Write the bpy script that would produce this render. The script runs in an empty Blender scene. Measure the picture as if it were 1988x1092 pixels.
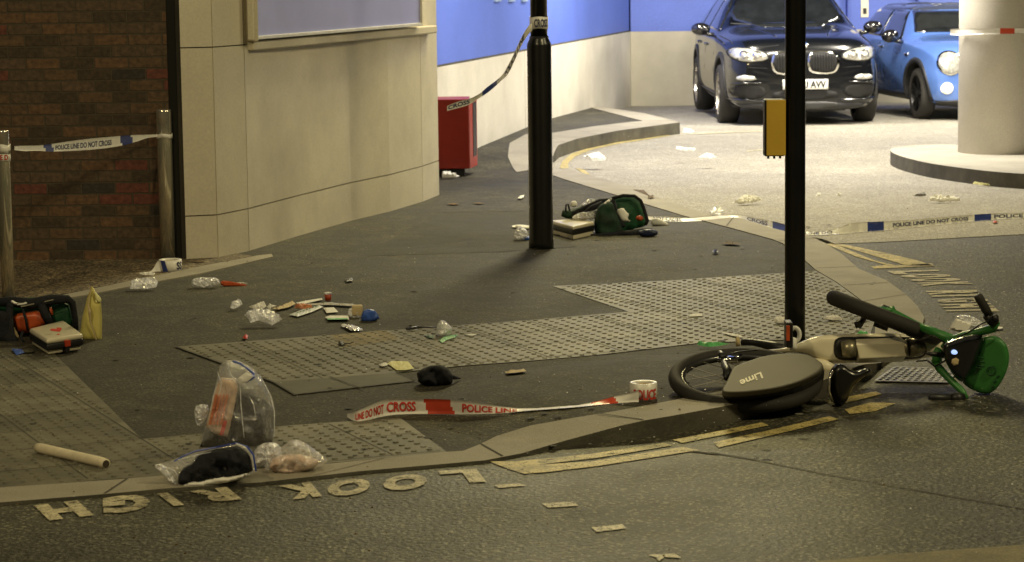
import bpy, bmesh, math, random
from mathutils import Vector, Matrix, noise
from mathutils.bvhtree import BVHTree
from mathutils.geometry import delaunay_2d_cdt
R = math.radians
scene = bpy.context.scene
C = scene.collection
# ------------------------------------------------------------------ camera
F, YH, ROLL, H = 4850.0, -75.0, 0.0125, 1.94       # focal length and horizon in photo pixels, eye height in m
TH = math.atan((546 - YH) / F)
_fw = Vector((0, math.cos(TH), -math.sin(TH))); _up = Vector((0, math.sin(TH), math.cos(TH))); _rt = Vector((1, 0, 0))
cr, sr = math.cos(ROLL), math.sin(ROLL)
RX = _rt * cr - _up * sr; UX = _up * cr + _rt * sr
cd = bpy.data.cameras.new('camera'); cam = bpy.data.objects.new('camera', cd); C.objects.link(cam)
cd.sensor_width = 36; cd.lens = 36 * F / 1988; cd.clip_end = 500; cd.clip_start = 0.1
mw = Matrix((RX, UX, -_fw)).transposed().to_4x4(); mw.translation = Vector((0, 0, H)); cam.matrix_world = mw
cd.dof.use_dof = True; cd.dof.focus_distance = 12.5; cd.dof.aperture_fstop = 7.0
scene.camera = cam
# ------------------------------------------------------------------ night sky, fill sun, exposure
w = bpy.data.worlds.new("World"); scene.world = w; w.use_nodes = True
nt = w.node_tree; bg = nt.nodes['Background']
sky = nt.nodes.new('ShaderNodeTexSky'); sky.sky_type = 'NISHITA'; sky.sun_disc = False
sky.sun_elevation = R(-3); sky.sun_rotation = R(200)
nt.links.new(sky.outputs[0], bg.inputs[0]); bg.inputs[1].default_value = 0.10
scene.view_settings.view_transform = 'Standard'; scene.view_settings.look = 'None'; scene.view_settings.gamma = 1
scene.view_settings.exposure = 0.0
def lamp(name, kind, loc, power, col, size=0.3, sizey=None, target=None, spot=None, blend=.6):
    d = bpy.data.lights.new(name, kind); d.energy = power; d.color = col
    o = bpy.data.objects.new(name, d); C.objects.link(o); o.location = loc
    if kind == 'AREA':
        d.size = size
        if sizey: d.shape = 'RECTANGLE'; d.size_y = sizey
    elif kind == 'SUN': d.angle = size
    else: d.shadow_soft_size = size
    if kind == 'SPOT': d.spot_size = spot; d.spot_blend = blend
    if target is not None:
        o.rotation_euler = (Vector(target) - Vector(loc)).to_track_quat('-Z', 'Y').to_euler()
    return o
WARM = (1.0, .80, .40); STRIP = (1.0, .92, .76)
# street lamps (out of frame overhead), added wall spot, car park ceiling strips
lamp('street_and_fill_light', 'SPOT', (-5.5, 3.5, 8.0), 1150, WARM, .22, target=(-1.5, 13.5, 0), spot=R(110), blend=.8)
lamp('street_and_fill_light', 'SPOT', (7.5, 6.0, 8.0), 1650, (1, .84, .44), .6, target=(1.0, 11, 0), spot=R(110), blend=.8)
lamp('street_and_fill_light', 'SPOT', (1.15, 22.3, 6.3), 1750, (1, .85, .40), .8, target=(0.2, 12.0, 0), spot=R(120), blend=.7)
lamp('street_and_fill_light', 'SPOT', (9.0, 13.5, 7.0), 1000, (1, .86, .5), 1.6, target=(-1.2, 17.5, 1.6), spot=R(42), blend=.6)  # added spot that brightens the cream panel wall, not a street lamp
for (x, y, p, tx, ty) in ((1.6, 23.6, 190, -.6, 0), (3.5, 23.2, 260, 1.6, 1.6), (1.9, 28.8, 250, -.6, 2.6), (4.9, 28.0, 250, 0, 3.2), (9.0, 26.0, 250, 0, 1.5), (7.4, 31.5, 190, 0, 1.5)):
    lamp('ceiling_strip_light', 'AREA', (x, y, 3.7), p * 1.25, STRIP, .25, 1.5, target=(x + tx, y + ty - .01, 0))
lamp('ambient_fill_light', 'SUN', (0, 0, 20), .28, (1, .86, .58), R(90), target=(1, 8, 0))  # weak, very soft sun added as warm ambient fill
# ------------------------------------------------------------------ helpers
rnd = random.Random(5)
def ss(a, b, x):
    t = min(1, max(0, (x - a) / (b - a))); return t * t * (3 - 2 * t)
def ray(px, py): return _fw * F + RX * (px - 994) + UX * (546 - py)
CC = Vector((0.93, 10.82))
def gz(x, y): return -0.014 * max(0.0, y - 28)                     # road and car park floor
def pz(x, y):                                                      # pavement: dropped at the crossings, raised at the kerbs
    d = (Vector((x, y)) - CC).length
    return gz(x, y) + .065 * ss(1.4, .75, d) + .12 * ss(23.2, 24.6, y)
def at(px, py, fn=gz, lift=0.0):                                   # point of the ground seen at that place of the photo
    d = ray(px, py); z = 0
    for _ in range(12):
        t = (H - z) / (-d.z); x, y = d.x * t, d.y * t; z = fn(x, y) + lift
    return Vector((x, y, z))
def G(px, py, lift=0.0): return at(px, py, gz, lift)
def GP(px, py, lift=0.0): return at(px, py, pz, lift)
def PY(px, py, Y):
    d = ray(px, py); t = Y / d.y; return Vector((d.x * t, Y, H + d.z * t))
def PZ(px, py, z):
    d = ray(px, py); t = (H - z) / (-d.z); return Vector((d.x * t, d.y * t, z))
def tag(o, label=None, cat=None, group=None, kind=None):
    if label: o['label'] = label
    if cat: o['category'] = cat
    if group: o['group'] = group
    if kind: o['kind'] = kind
    return o
def thing(name, loc, label, cat, group=None, rz=0):
    o = bpy.data.objects.new(name, None); C.objects.link(o); o.location = loc; o.rotation_euler = (0, 0, rz)
    o.empty_display_size = .2
    return tag(o, label, cat, group)
def link(name, me, mats, parent=None, smooth=False, world=True):
    o = bpy.data.objects.new(name, me); C.objects.link(o)
    if not isinstance(mats, (list, tuple)): mats = [mats]
    if not me.materials:
        for m in mats: me.materials.append(m)
    if smooth:
        for p in me.polygons: p.use_smooth = True
    if parent is not None:
        o.parent = parent
        if world: o.matrix_parent_inverse = mat_of(parent).inverted()
    return o
def mat_of(o):
    m = Matrix.LocRotScale(o.location, o.rotation_euler, o.scale)
    if o.parent: m = mat_of(o.parent) @ o.matrix_parent_inverse @ m
    return m
def mesh(verts, faces):
    me = bpy.data.meshes.new('m'); me.from_pydata([tuple(v) for v in verts], [], faces); me.update(); return me
def from_bm(bm):
    me = bpy.data.meshes.new('m'); bm.normal_update(); bm.to_mesh(me); bm.free(); return me
def obj(name, vf, m, parent=None, smooth=False, world=True):
    me = vf if isinstance(vf, bpy.types.Mesh) else (from_bm(vf) if isinstance(vf, bmesh.types.BMesh) else mesh(*vf))
    return link(name, me, m, parent, smooth, world)
def struct(name, vf, m, smooth=False): return tag(obj(name, vf, m, None, smooth), kind='structure')
def inside(p, poly):
    x, y = p; c = False; n = len(poly); j = n - 1
    for i in range(n):
        xi, yi = poly[i][0], poly[i][1]; xj, yj = poly[j][0], poly[j][1]
        if (yi > y) != (yj > y) and x < (xj - xi) * (y - yi) / (yj - yi) + xi: c = not c
        j = i
    return c
def edist(p, poly):
    best = 1e9; n = len(poly)
    for i in range(n):
        a = poly[i]; b = poly[(i + 1) % n]
        ax, ay, bx, by = a[0], a[1], b[0], b[1]; dx, dy = bx - ax, by - ay; L = dx * dx + dy * dy
        t = 0 if L == 0 else max(0, min(1, ((p[0] - ax) * dx + (p[1] - ay) * dy) / L))
        d = math.hypot(p[0] - ax - t * dx, p[1] - ay - t * dy)
        if d < best: best = d
    return best
def smooth_poly(pts, it=2, closed=True):
    for _ in range(it):
        q = []; n = len(pts)
        rng = range(n) if closed else range(n - 1)
        if not closed: q.append(pts[0])
        for i in rng:
            a, b = pts[i], pts[(i + 1) % n]
            q.append(tuple(a[k] * .75 + b[k] * .25 for k in range(len(a)))); q.append(tuple(a[k] * .25 + b[k] * .75 for k in range(len(a))))
        if not closed: q.append(pts[-1])
        pts = q
    return pts
def tri2d(poly, res):                                              # triangulated polygon with inner grid points
    pts = []; n = len(poly)
    for i in range(n):
        a, b = Vector(poly[i][:2]), Vector(poly[(i + 1) % n][:2]); k = max(1, int((b - a).length / res))
        for j in range(k): pts.append(a.lerp(b, j / k))
    m = len(pts); edges = [(i, (i + 1) % m) for i in range(m)]
    ring = [tuple(p) for p in pts]
    x0, x1 = min(p.x for p in pts), max(p.x for p in pts); y0, y1 = min(p.y for p in pts), max(p.y for p in pts)
    y = y0 + res * .5; r = 0
    while y < y1:
        x = x0 + res * (.5 if r % 2 else 0)
        while x < x1:
            if inside((x, y), ring) and edist((x, y), ring) > res * .35: pts.append(Vector((x, y)))
            x += res
        y += res * .87; r += 1
    v, e, f, *_ = delaunay_2d_cdt(pts, edges, [], 1, 1e-6)
    return v, f
def sheet(poly, fn, lift, res=.3, skirt=0.0):                      # ground sheet over a polygon, optional edge going down
    v, f = tri2d(poly, res)
    V = [Vector((p.x, p.y, fn(p.x, p.y) + lift)) for p in v]
    bm = bmesh.new(); vs = [bm.verts.new(p) for p in V]
    for t in f:
        try: bm.faces.new([vs[i] for i in t])
        except ValueError: pass
    bmesh.ops.recalc_face_normals(bm, faces=bm.faces)
    bm.normal_update()
    if sum(fc.normal.z for fc in bm.faces) < 0: bmesh.ops.reverse_faces(bm, faces=bm.faces)
    if skirt:
        be = [e for e in bm.edges if len(e.link_faces) == 1]
        r = bmesh.ops.extrude_edge_only(bm, edges=be)
        for g in r['geom']:
            if isinstance(g, bmesh.types.BMVert): g.co.z = min(g.co.z, gz(g.co.x, g.co.y)) - skirt
            if isinstance(g, bmesh.types.BMFace): g.material_index = 1
    return bm
def pxsheet(pts, fn, lift, res=.3, skirt=0.0, sm=0):
    q = [tuple(at(x, y, fn)[:2]) for x, y in pts]
    if sm: q = smooth_poly(q, sm)
    return sheet(q, fn, lift, res, skirt)
def tube(bm, pts, r, n=10, cap=True):
    pts = [Vector(p) for p in pts]; rs = r if isinstance(r, (list, tuple)) else [r] * len(pts)
    rings = []; prev = None
    for i, p in enumerate(pts):
        d = (pts[min(i + 1, len(pts) - 1)] - pts[max(i - 1, 0)]).normalized()
        if prev is None:
            a = Vector((0, 0, 1)) if abs(d.z) < .9 else Vector((1, 0, 0)); u = d.cross(a).normalized()
        else: u = (prev - d * prev.dot(d)).normalized()
        prev = u; v = d.cross(u)
        rings.append([bm.verts.new(p + (u * math.cos(2 * math.pi * k / n) + v * math.sin(2 * math.pi * k / n)) * rs[i]) for k in range(n)])
    for a, b in zip(rings, rings[1:]):
        for k in range(n): bm.faces.new((a[k], a[(k + 1) % n], b[(k + 1) % n], b[k]))
    if cap: bm.faces.new(list(reversed(rings[0]))); bm.faces.new(rings[-1])
    return bm
def lathe(bm, prof, n=32, cx=0, cy=0):                             # profile (radius, z)
    rings = [[bm.verts.new((cx + r * math.cos(2 * math.pi * k / n), cy + r * math.sin(2 * math.pi * k / n), z)) for k in range(n)] for r, z in prof]
    for a, b in zip(rings, rings[1:]):
        for k in range(n): bm.faces.new((a[k], a[(k + 1) % n], b[(k + 1) % n], b[k]))
    bm.faces.new(list(reversed(rings[0]))); bm.faces.new(rings[-1]); return bm
def box(bm, lo, hi, bev=0.0, seg=2):
    x0, y0, z0 = lo; x1, y1, z1 = hi
    vs = [bm.verts.new(p) for p in ((x0, y0, z0), (x1, y0, z0), (x1, y1, z0), (x0, y1, z0), (x0, y0, z1), (x1, y0, z1), (x1, y1, z1), (x0, y1, z1))]
    fs = [bm.faces.new([vs[i] for i in q]) for q in ((3, 2, 1, 0), (4, 5, 6, 7), (0, 1, 5, 4), (1, 2, 6, 5), (2, 3, 7, 6), (3, 0, 4, 7))]
    if bev:
        es = list({e for f in fs for e in f.edges}); bmesh.ops.bevel(bm, geom=es, offset=bev, segments=seg, affect='EDGES', profile=.5)
    return bm
def hexa(bm, P8, bev=0.0, seg=2):                                  # box from 4 bottom and 4 top points
    vs = [bm.verts.new(p) for p in P8]
    fs = [bm.faces.new([vs[i] for i in q]) for q in ((3, 2, 1, 0), (4, 5, 6, 7), (0, 1, 5, 4), (1, 2, 6, 5), (2, 3, 7, 6), (3, 0, 4, 7))]
    bmesh.ops.recalc_face_normals(bm, faces=fs)
    if bev:
        es = list({e for f in fs for e in f.edges}); bmesh.ops.bevel(bm, geom=es, offset=bev, segments=seg, affect='EDGES', profile=.5)
    return bm
def lump(pts, place, nrm, tf, tb, res_px=6, edge=.35, crump=0.0, cs=8.0, seed=0, sm=1, ridge=False):
    """solid lump with a given outline (photo px mapped by place), thick tf in front, tb behind, crumpled"""
    if sm: pts = smooth_poly(pts, sm)
    v, f = tri2d(pts, res_px)
    md = max(edist(p, pts) for p in v) or 1; we = md * edge if edge < 1 else md
    nrm = Vector(nrm).normalized(); bm = bmesh.new(); top, bot = [], []
    so = Vector((seed * 3.7, seed * 1.3, seed * 7.1))
    for p in v:
        d = edist(p, pts); k = min(1, d / we); k = math.sqrt(max(0, 1 - (1 - k) ** 2)); b = place(p.x, p.y)
        def nz(o):
            q = (b + o) * cs + so
            a = noise.noise(q) + .5 * noise.noise(q * 2.3) + .3 * noise.noise(q * 5.1)
            if ridge: a = 1 - 2.2 * abs(noise.noise(q)) - 1.1 * abs(noise.noise(q * 2.6 + so))
            return a
        if d < 1e-4:
            e = bm.verts.new(b); top.append(e); bot.append(e)
        else:
            top.append(bm.verts.new(b + nrm * (tf * k + crump * nz(so) * k)))
            bot.append(bm.verts.new(b - nrm * (tb * k + crump * .5 * nz(so * 2) * k)))
    for t in f:
        for S, rev in ((top, 0), (bot, 1)):
            q = [S[i] for i in t]
            if rev: q.reverse()
            if len(set(q)) == 3:
                try: bm.faces.new(q)
                except ValueError: pass
    bmesh.ops.recalc_face_normals(bm, faces=bm.faces)
    return bm
TOC = Vector((0, -1, .16))
def stand(pts, t, **k):                                            # lump standing on the ground, outline in the upright plane
    yb = max(p[1] for p in pts); xb = sum(p[0] for p in pts) / len(pts)
    Y = k.pop('Y', None) or GP(xb, yb).y + t * .6
    return lump(pts, lambda x, y: PY(x, y, Y), TOC, t, t * .8, **k)
def lean(pts, t, slope=.55, **k):                                  # low crumpled thing leaning back from its near edge
    yb = max(p[1] for p in pts); xb = sum(p[0] for p in pts) / len(pts); fn = k.pop('fn', pz)
    o = at(xb, yb, fn, .012 + t * .5); n = Vector((0, -slope, 1)).normalized(); cp = Vector((0, 0, H))
    def pl(x, y): d = ray(x, y); return cp + d * ((o - cp).dot(n) / d.dot(n))
    return lump(pts, pl, n, t, t * .8, **k)
def flat(pts, t=.004, fn=pz, base=.012, **k):                      # thin thing lying on the ground
    return lump(pts, lambda x, y: at(x, y, fn, base + t), (0, 0, 1), t, t * .9, **k)
_tc = {}
def text2d(s, bold=.0):                                            # text as flat mesh, height of capitals = 1
    key = (s, bold)
    if key in _tc: return _tc[key]
    cu = bpy.data.curves.new('t', 'FONT'); cu.body = s; cu.size = 1; cu.resolution_u = 3; cu.offset = bold
    o = bpy.data.objects.new('t', cu); C.objects.link(o)
    dg = bpy.context.evaluated_depsgraph_get(); dg.update()
    me = bpy.data.meshes.new_from_object(o.evaluated_get(dg))
    V = [(v.co.x, v.co.y) for v in me.vertices]; Fc = [tuple(p.vertices) for p in me.polygons]
    bpy.data.objects.remove(o); bpy.data.meshes.remove(me)
    x0 = min(v[0] for v in V); x1 = max(v[0] for v in V); y0 = min(v[1] for v in V); y1 = max(v[1] for v in V)
    V = [((a - x0) / (x1 - x0), (b - y0) / (y1 - y0)) for a, b in V]; _tc[key] = (V, Fc); return V, Fc
def text_on(s, fn, bold=.02):                                      # fn(u 0..1, v 0..1) -> 3D
    V, Fc = text2d(s, bold); return [fn(u, v) for u, v in V], Fc
def joinvf(lst):
    V, Fc = [], []
    for v, f in lst:
        o = len(V); V += list(v); Fc += [tuple(i + o for i in q) for q in f]
    return V, Fc
# ------------------------------------------------------------------ materials
def M(name, col, rough=.6, metal=0.0, var=.15, vs=6.0, bump=0.0, bs=60.0, coat=0.0, spec=.5, fine=0.0, fs=300., coord='Object', dirt=0.0, dcol=(.02, .02, .015), emit=0):
    m = bpy.data.materials.new(name); m.use_nodes = True; n = m.node_tree.nodes; l = m.node_tree.links
    b = n['Principled BSDF']; b.inputs['Roughness'].default_value = rough; b.inputs['Metallic'].default_value = metal
    b.inputs['Coat Weight'].default_value = coat; b.inputs['Specular IOR Level'].default_value = spec
    tc = n.new('ShaderNodeTexCoord')
    def nz(s, det=4, r=.6):
        t = n.new('ShaderNodeTexNoise'); t.inputs['Scale'].default_value = s; t.inputs['Detail'].default_value = det; t.inputs['Roughness'].default_value = r
        l.new(tc.outputs[coord], t.inputs['Vector']); return t
    def mix(a, bb, fac, mode='MIX'):
        x = n.new('ShaderNodeMix'); x.data_type = 'RGBA'; x.blend_type = mode
        for s, v in ((0, fac), (6, a), (7, bb)):
            if hasattr(v, 'is_linked') or isinstance(v, bpy.types.NodeSocket): l.new(v, x.inputs[s])
            else: x.inputs[s].default_value = v if s == 0 else (*v, 1)
        return x.outputs[2]
    lo = tuple(c * (1 - var) for c in col); hi = tuple(min(1, c * (1 + var)) for c in col)
    t = nz(vs); mr = n.new('ShaderNodeMapRange'); mr.inputs[1].default_value = .3; mr.inputs[2].default_value = .7; l.new(t.outputs[0], mr.inputs[0])
    c = mix(lo, hi, mr.outputs[0])
    if fine:
        t2 = nz(fs, 2); m2 = n.new('ShaderNodeMapRange'); m2.inputs[1].default_value = .35; m2.inputs[2].default_value = .75
        m2.inputs[3].default_value = 1 - fine; m2.inputs[4].default_value = 1 + fine * 1.6; l.new(t2.outputs[0], m2.inputs[0])
        x = n.new('ShaderNodeVectorMath'); x.operation = 'SCALE'; l.new(c, x.inputs[0]); l.new(m2.outputs[0], x.inputs['Scale']); c = x.outputs[0]
    if dirt:
        t3 = nz(vs * .45, 6, .65); m3 = n.new('ShaderNodeMapRange'); m3.inputs[1].default_value = .5; m3.inputs[2].default_value = .72; m3.inputs[4].default_value = dirt
        l.new(t3.outputs[0], m3.inputs[0]); c = mix(c, dcol, m3.outputs[0])
    l.new(c, b.inputs['Base Color'])
    if bump:
        t4 = nz(bs, 3); bp = n.new('ShaderNodeBump'); bp.inputs['Strength'].default_value = bump; bp.inputs['Distance'].default_value = .01
        l.new(t4.outputs[0], bp.inputs['Height']); l.new(bp.outputs[0], b.inputs['Normal'])
    if emit: l.new(c, b.inputs['Emission Color']); b.inputs['Emission Strength'].default_value = emit
    return m
def plastic_film(name, tint=(.9, .9, .92), body=.22, bs=25, br=1.0):
    m = bpy.data.materials.new(name); m.use_nodes = True; n = m.node_tree.nodes; l = m.node_tree.links
    out = n['Material Output']; b = n['Principled BSDF']; b.inputs['Base Color'].default_value = (*tint, 1); b.inputs['Roughness'].default_value = .07
    b.inputs['Specular IOR Level'].default_value = 1.0
    tr = n.new('ShaderNodeBsdfTransparent'); tr.inputs[0].default_value = (.96, .96, .96, 1)
    mx = n.new('ShaderNodeMixShader'); tc = n.new('ShaderNodeTexCoord'); no = n.new('ShaderNodeTexNoise'); no.inputs['Scale'].default_value = bs; no.inputs['Detail'].default_value = 5
    l.new(tc.outputs['Object'], no.inputs['Vector']); bp = n.new('ShaderNodeBump'); bp.inputs['Strength'].default_value = br; bp.inputs['Distance'].default_value = .03
    l.new(no.outputs[0], bp.inputs['Height']); l.new(bp.outputs[0], b.inputs['Normal'])
    fr = n.new('ShaderNodeLayerWeight'); fr.inputs[0].default_value = .35; l.new(bp.outputs[0], fr.inputs['Normal'])
    mr = n.new('ShaderNodeMapRange'); mr.inputs[3].default_value = body; mr.inputs[4].default_value = min(1, body + .5); l.new(fr.outputs['Facing'], mr.inputs[0])
    mr.inputs[4].default_value = min(1, body + .42); l.new(mr.outputs[0], mx.inputs[0]); l.new(tr.outputs[0], mx.inputs[1]); l.new(b.outputs[0], mx.inputs[2]); gl = n.new('ShaderNodeBsdfAnisotropic'); gl.inputs['Color'].default_value = (.15, .15, .15, 1); gl.inputs['Roughness'].default_value = .10; l.new(bp.outputs[0], gl.inputs['Normal']); ad = n.new('ShaderNodeAddShader'); l.new(mx.outputs[0], ad.inputs[0]); l.new(gl.outputs[0], ad.inputs[1]); l.new(ad.outputs[0], out.inputs[0])
    return m
def ground_mat(name, base, light, lightamt, dark, scale=160., bump=.5, rough=.75, patch=.25):
    """stone chippings in a binder: light and dark stones by voronoi cells, worn patches"""
    m = bpy.data.materials.new(name); m.use_nodes = True; n = m.node_tree.nodes; l = m.node_tree.links; b = n['Principled BSDF']
    tc = n.new('ShaderNodeTexCoord'); vo = n.new('ShaderNodeTexVoronoi'); vo.inputs['Scale'].default_value = scale; l.new(tc.outputs['Object'], vo.inputs['Vector'])
    sp = n.new('ShaderNodeSeparateColor'); l.new(vo.outputs['Color'], sp.inputs[0])
    cr_ = n.new('ShaderNodeValToRGB'); e = cr_.color_ramp.elements; e[0].color = (*dark, 1); e[1].position = 1 - lightamt; e[1].color = (*base, 1)
    a = e.new(min(.999, 1 - lightamt + .02)); a.color = (*light, 1); l.new(sp.outputs[0], cr_.inputs[0])
    no = n.new('ShaderNodeTexNoise'); no.inputs['Scale'].default_value = .9; no.inputs['Detail'].default_value = 7; no.inputs['Roughness'].default_value = .65; l.new(tc.outputs['Object'], no.inputs['Vector'])
    mr = n.new('ShaderNodeMapRange'); mr.inputs[1].default_value = .3; mr.inputs[2].default_value = .7; mr.inputs[3].default_value = 1 - patch; mr.inputs[4].default_value = 1 + patch; l.new(no.outputs[0], mr.inputs[0])
    x = n.new('ShaderNodeVectorMath'); x.operation = 'SCALE'; l.new(cr_.outputs[0], x.inputs[0]); l.new(mr.outputs[0], x.inputs['Scale']); l.new(x.outputs[0], b.inputs['Base Color'])
    n5 = n.new('ShaderNodeTexNoise'); n5.inputs['Scale'].default_value = 3.1; n5.inputs['Detail'].default_value = 8; n5.inputs['Roughness'].default_value = .75; n5.inputs['Distortion'].default_value = 1.2; l.new(tc.outputs['Object'], n5.inputs['Vector'])
    m5 = n.new('ShaderNodeMapRange'); m5.inputs[1].default_value = .42; m5.inputs[2].default_value = .62; m5.inputs[3].default_value = 1 - patch * 1.1; m5.inputs[4].default_value = 1.05; l.new(n5.outputs[0], m5.inputs[0])
    x5 = n.new('ShaderNodeVectorMath'); x5.operation = 'SCALE'; l.new(x.outputs[0], x5.inputs[0]); l.new(m5.outputs[0], x5.inputs['Scale']); l.new(x5.outputs[0], b.inputs['Base Color'])
    n2 = n.new('ShaderNodeTexNoise'); n2.inputs['Scale'].default_value = scale * .5; n2.inputs['Detail'].default_value = 4; l.new(tc.outputs['Object'], n2.inputs['Vector'])
    bp = n.new('ShaderNodeBump'); bp.inputs['Strength'].default_value = bump; bp.inputs['Distance'].default_value = .006; l.new(n2.outputs[0], bp.inputs['Height']); l.new(bp.outputs[0], b.inputs['Normal'])
    r2 = n.new('ShaderNodeMapRange'); r2.inputs[3].default_value = rough - .15; r2.inputs[4].default_value = rough + .15; l.new(no.outputs[0], r2.inputs[0]); l.new(r2.outputs[0], b.inputs['Roughness'])
    return m
def brick_mat():
    m = bpy.data.materials.new('brickwork'); m.use_nodes = True; n = m.node_tree.nodes; l = m.node_tree.links; b = n['Principled BSDF']
    tc = n.new('ShaderNodeTexCoord'); mp = n.new('ShaderNodeMapping'); l.new(tc.outputs['UV'], mp.inputs[0])
    nw = n.new('ShaderNodeTexNoise'); nw.inputs['Scale'].default_value = 14; l.new(mp.outputs[0], nw.inputs['Vector'])
    ad = n.new('ShaderNodeVectorMath'); ad.operation = 'SCALE'; ad.inputs['Scale'].default_value = .008; l.new(nw.outputs['Color'], ad.inputs[0])
    a2 = n.new('ShaderNodeVectorMath'); l.new(mp.outputs[0], a2.inputs[0]); l.new(ad.outputs[0], a2.inputs[1])
    br = n.new('ShaderNodeTexBrick'); br.inputs['Scale'].default_value = 1; br.inputs['Color1'].default_value = (0, 0, 0, 1); br.inputs['Color2'].default_value = (1, 1, 1, 1)
    br.inputs['Mortar'].default_value = (.5, .5, .5, 1); br.inputs['Brick Width'].default_value = .225; br.inputs['Row Height'].default_value = .075; br.inputs['Mortar Size'].default_value = .006; br.inputs['Mortar Smooth'].default_value = .3
    br.inputs['Bias'].default_value = 0; l.new(a2.outputs[0], br.inputs['Vector'])
    rp = n.new('ShaderNodeValToRGB'); rp.color_ramp.interpolation = 'CONSTANT'; e = rp.color_ramp.elements
    e[0].color = (0.061, 0.041, 0.024, 1); e[1].position = .22; e[1].color = (0.115, 0.068, 0.035, 1)
    for p, c in ((.42, (0.095, 0.061, 0.035)), (.62, (0.135, 0.074, 0.038)), (.78, (0.038, 0.030, 0.023)), (.84, (0.108, 0.068, 0.041)), (.92, (0.145, 0.047, 0.030))):
        q = e.new(p); q.color = (*c, 1)
    l.new(br.outputs['Color'], rp.inputs[0])
    no = n.new('ShaderNodeTexNoise'); no.inputs['Scale'].default_value = 30; no.inputs['Detail'].default_value = 6; l.new(mp.outputs[0], no.inputs['Vector'])
    mr = n.new('ShaderNodeMapRange'); mr.inputs[1].default_value = .3; mr.inputs[2].default_value = .7; mr.inputs[3].default_value = .6; mr.inputs[4].default_value = 1.35; l.new(no.outputs[0], mr.inputs[0])
    x = n.new('ShaderNodeVectorMath'); x.operation = 'SCALE'; l.new(rp.outputs[0], x.inputs[0]); l.new(mr.outputs[0], x.inputs['Scale'])
    mx = n.new('ShaderNodeMix'); mx.data_type = 'RGBA'; l.new(br.outputs['Fac'], mx.inputs[0]); l.new(x.outputs[0], mx.inputs[6]); mx.inputs[7].default_value = (.075, .058, .036, 1)
    l.new(mx.outputs[2], b.inputs['Base Color'])
    iv = n.new('ShaderNodeMath'); iv.operation = 'SUBTRACT'; iv.inputs[0].default_value = 1; l.new(br.outputs['Fac'], iv.inputs[1])
    am = n.new('ShaderNodeMath'); am.operation = 'MULTIPLY_ADD'; l.new(no.outputs[0], am.inputs[0]); am.inputs[1].default_value = .35; l.new(iv.outputs[0], am.inputs[2])
    bp = n.new('ShaderNodeBump'); bp.inputs['Strength'].default_value = .9; bp.inputs['Distance'].default_value = .012; l.new(am.outputs[0], bp.inputs['Height']); l.new(bp.outputs[0], b.inputs['Normal'])
    b.inputs['Roughness'].default_value = .75
    return m
def tile_mat(name, c1, c2, stain=.4):
    m = bpy.data.materials.new(name); m.use_nodes = True; n = m.node_tree.nodes; l = m.node_tree.links; b = n['Principled BSDF']
    tc = n.new('ShaderNodeTexCoord'); sc = n.new('ShaderNodeVectorMath'); sc.operation = 'SCALE'; sc.inputs['Scale'].default_value = 2.5; l.new(tc.outputs['UV'], sc.inputs[0])
    fl = n.new('ShaderNodeVectorMath'); fl.operation = 'FLOOR'; l.new(sc.outputs[0], fl.inputs[0])
    wn = n.new('ShaderNodeTexWhiteNoise'); wn.noise_dimensions = '2D'; l.new(fl.outputs[0], wn.inputs['Vector'])
    mx = n.new('ShaderNodeMix'); mx.data_type = 'RGBA'; l.new(wn.outputs['Value'], mx.inputs[0]); mx.inputs[6].default_value = (*c1, 1); mx.inputs[7].default_value = (*c2, 1)
    no = n.new('ShaderNodeTexNoise'); no.inputs['Scale'].default_value = 2.3; no.inputs['Detail'].default_value = 7; no.inputs['Roughness'].default_value = .7; l.new(tc.outputs['UV'], no.inputs['Vector'])
    mr = n.new('ShaderNodeMapRange'); mr.inputs[1].default_value = .35; mr.inputs[2].default_value = .65; mr.inputs[3].default_value = 1 - stain; mr.inputs[4].default_value = 1 + stain * .4; l.new(no.outputs[0], mr.inputs[0])
    n3 = n.new('ShaderNodeTexNoise'); n3.inputs['Scale'].default_value = 140; l.new(tc.outputs['UV'], n3.inputs['Vector'])
    m3 = n.new('ShaderNodeMapRange'); m3.inputs[1].default_value = .3; m3.inputs[2].default_value = .7; m3.inputs[3].default_value = .8; m3.inputs[4].default_value = 1.2; l.new(n3.outputs[0], m3.inputs[0])
    mu = n.new('ShaderNodeMath'); mu.operation = 'MULTIPLY'; l.new(mr.outputs[0], mu.inputs[0]); l.new(m3.outputs[0], mu.inputs[1])
    x = n.new('ShaderNodeVectorMath'); x.operation = 'SCALE'; l.new(mx.outputs[2], x.inputs[0]); l.new(mu.outputs[0], x.inputs['Scale']); l.new(x.outputs[0], b.inputs['Base Color'])
    b.inputs['Roughness'].default_value = .62
    # joints between the slabs
    return m
ASPH = ground_mat('road_asphalt', (.064, .060, .036), (.20, .19, .13), .13, (.026, .025, .017), 95, 1.0, .62, .34)
PAVE = ground_mat('footway_asphalt', (.062, .055, .030), (.15, .135, .08), .10, (.026, .023, .013), 120, .9, .8, .5)
PARK = ground_mat('pale_surfacing', (.34, .315, .255), (.54, .52, .45), .22, (.17, .155, .12), 150, .5, .75, .12)
GRIT = ground_mat('resin_gravel', (.20, .155, .095), (.42, .33, .19), .28, (.05, .037, .022), 75, 1.0, .7, .35)
KERBF = M('kerb_face_grime_shade', (.09, .083, .062), .8, var=.3, vs=4, bump=.3, bs=60, dirt=1.0, dcol=(.035, .032, .026), fine=.15, fs=120)  # grimy kerb faces, colour darkened further to stand for their shade
KERB = M('kerb_stone', (.30, .275, .215), .75, var=.14, vs=3, bump=.2, bs=90, fine=.18, fs=170, dirt=.35, dcol=(.14, .125, .09))
TILE = tile_mat('tactile_slab', (.115, .108, .075), (.215, .20, .145), .5)
SLABD = M('plain_slab', (.085, .08, .052), .7, var=.2, fine=.2, fs=200)
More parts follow.
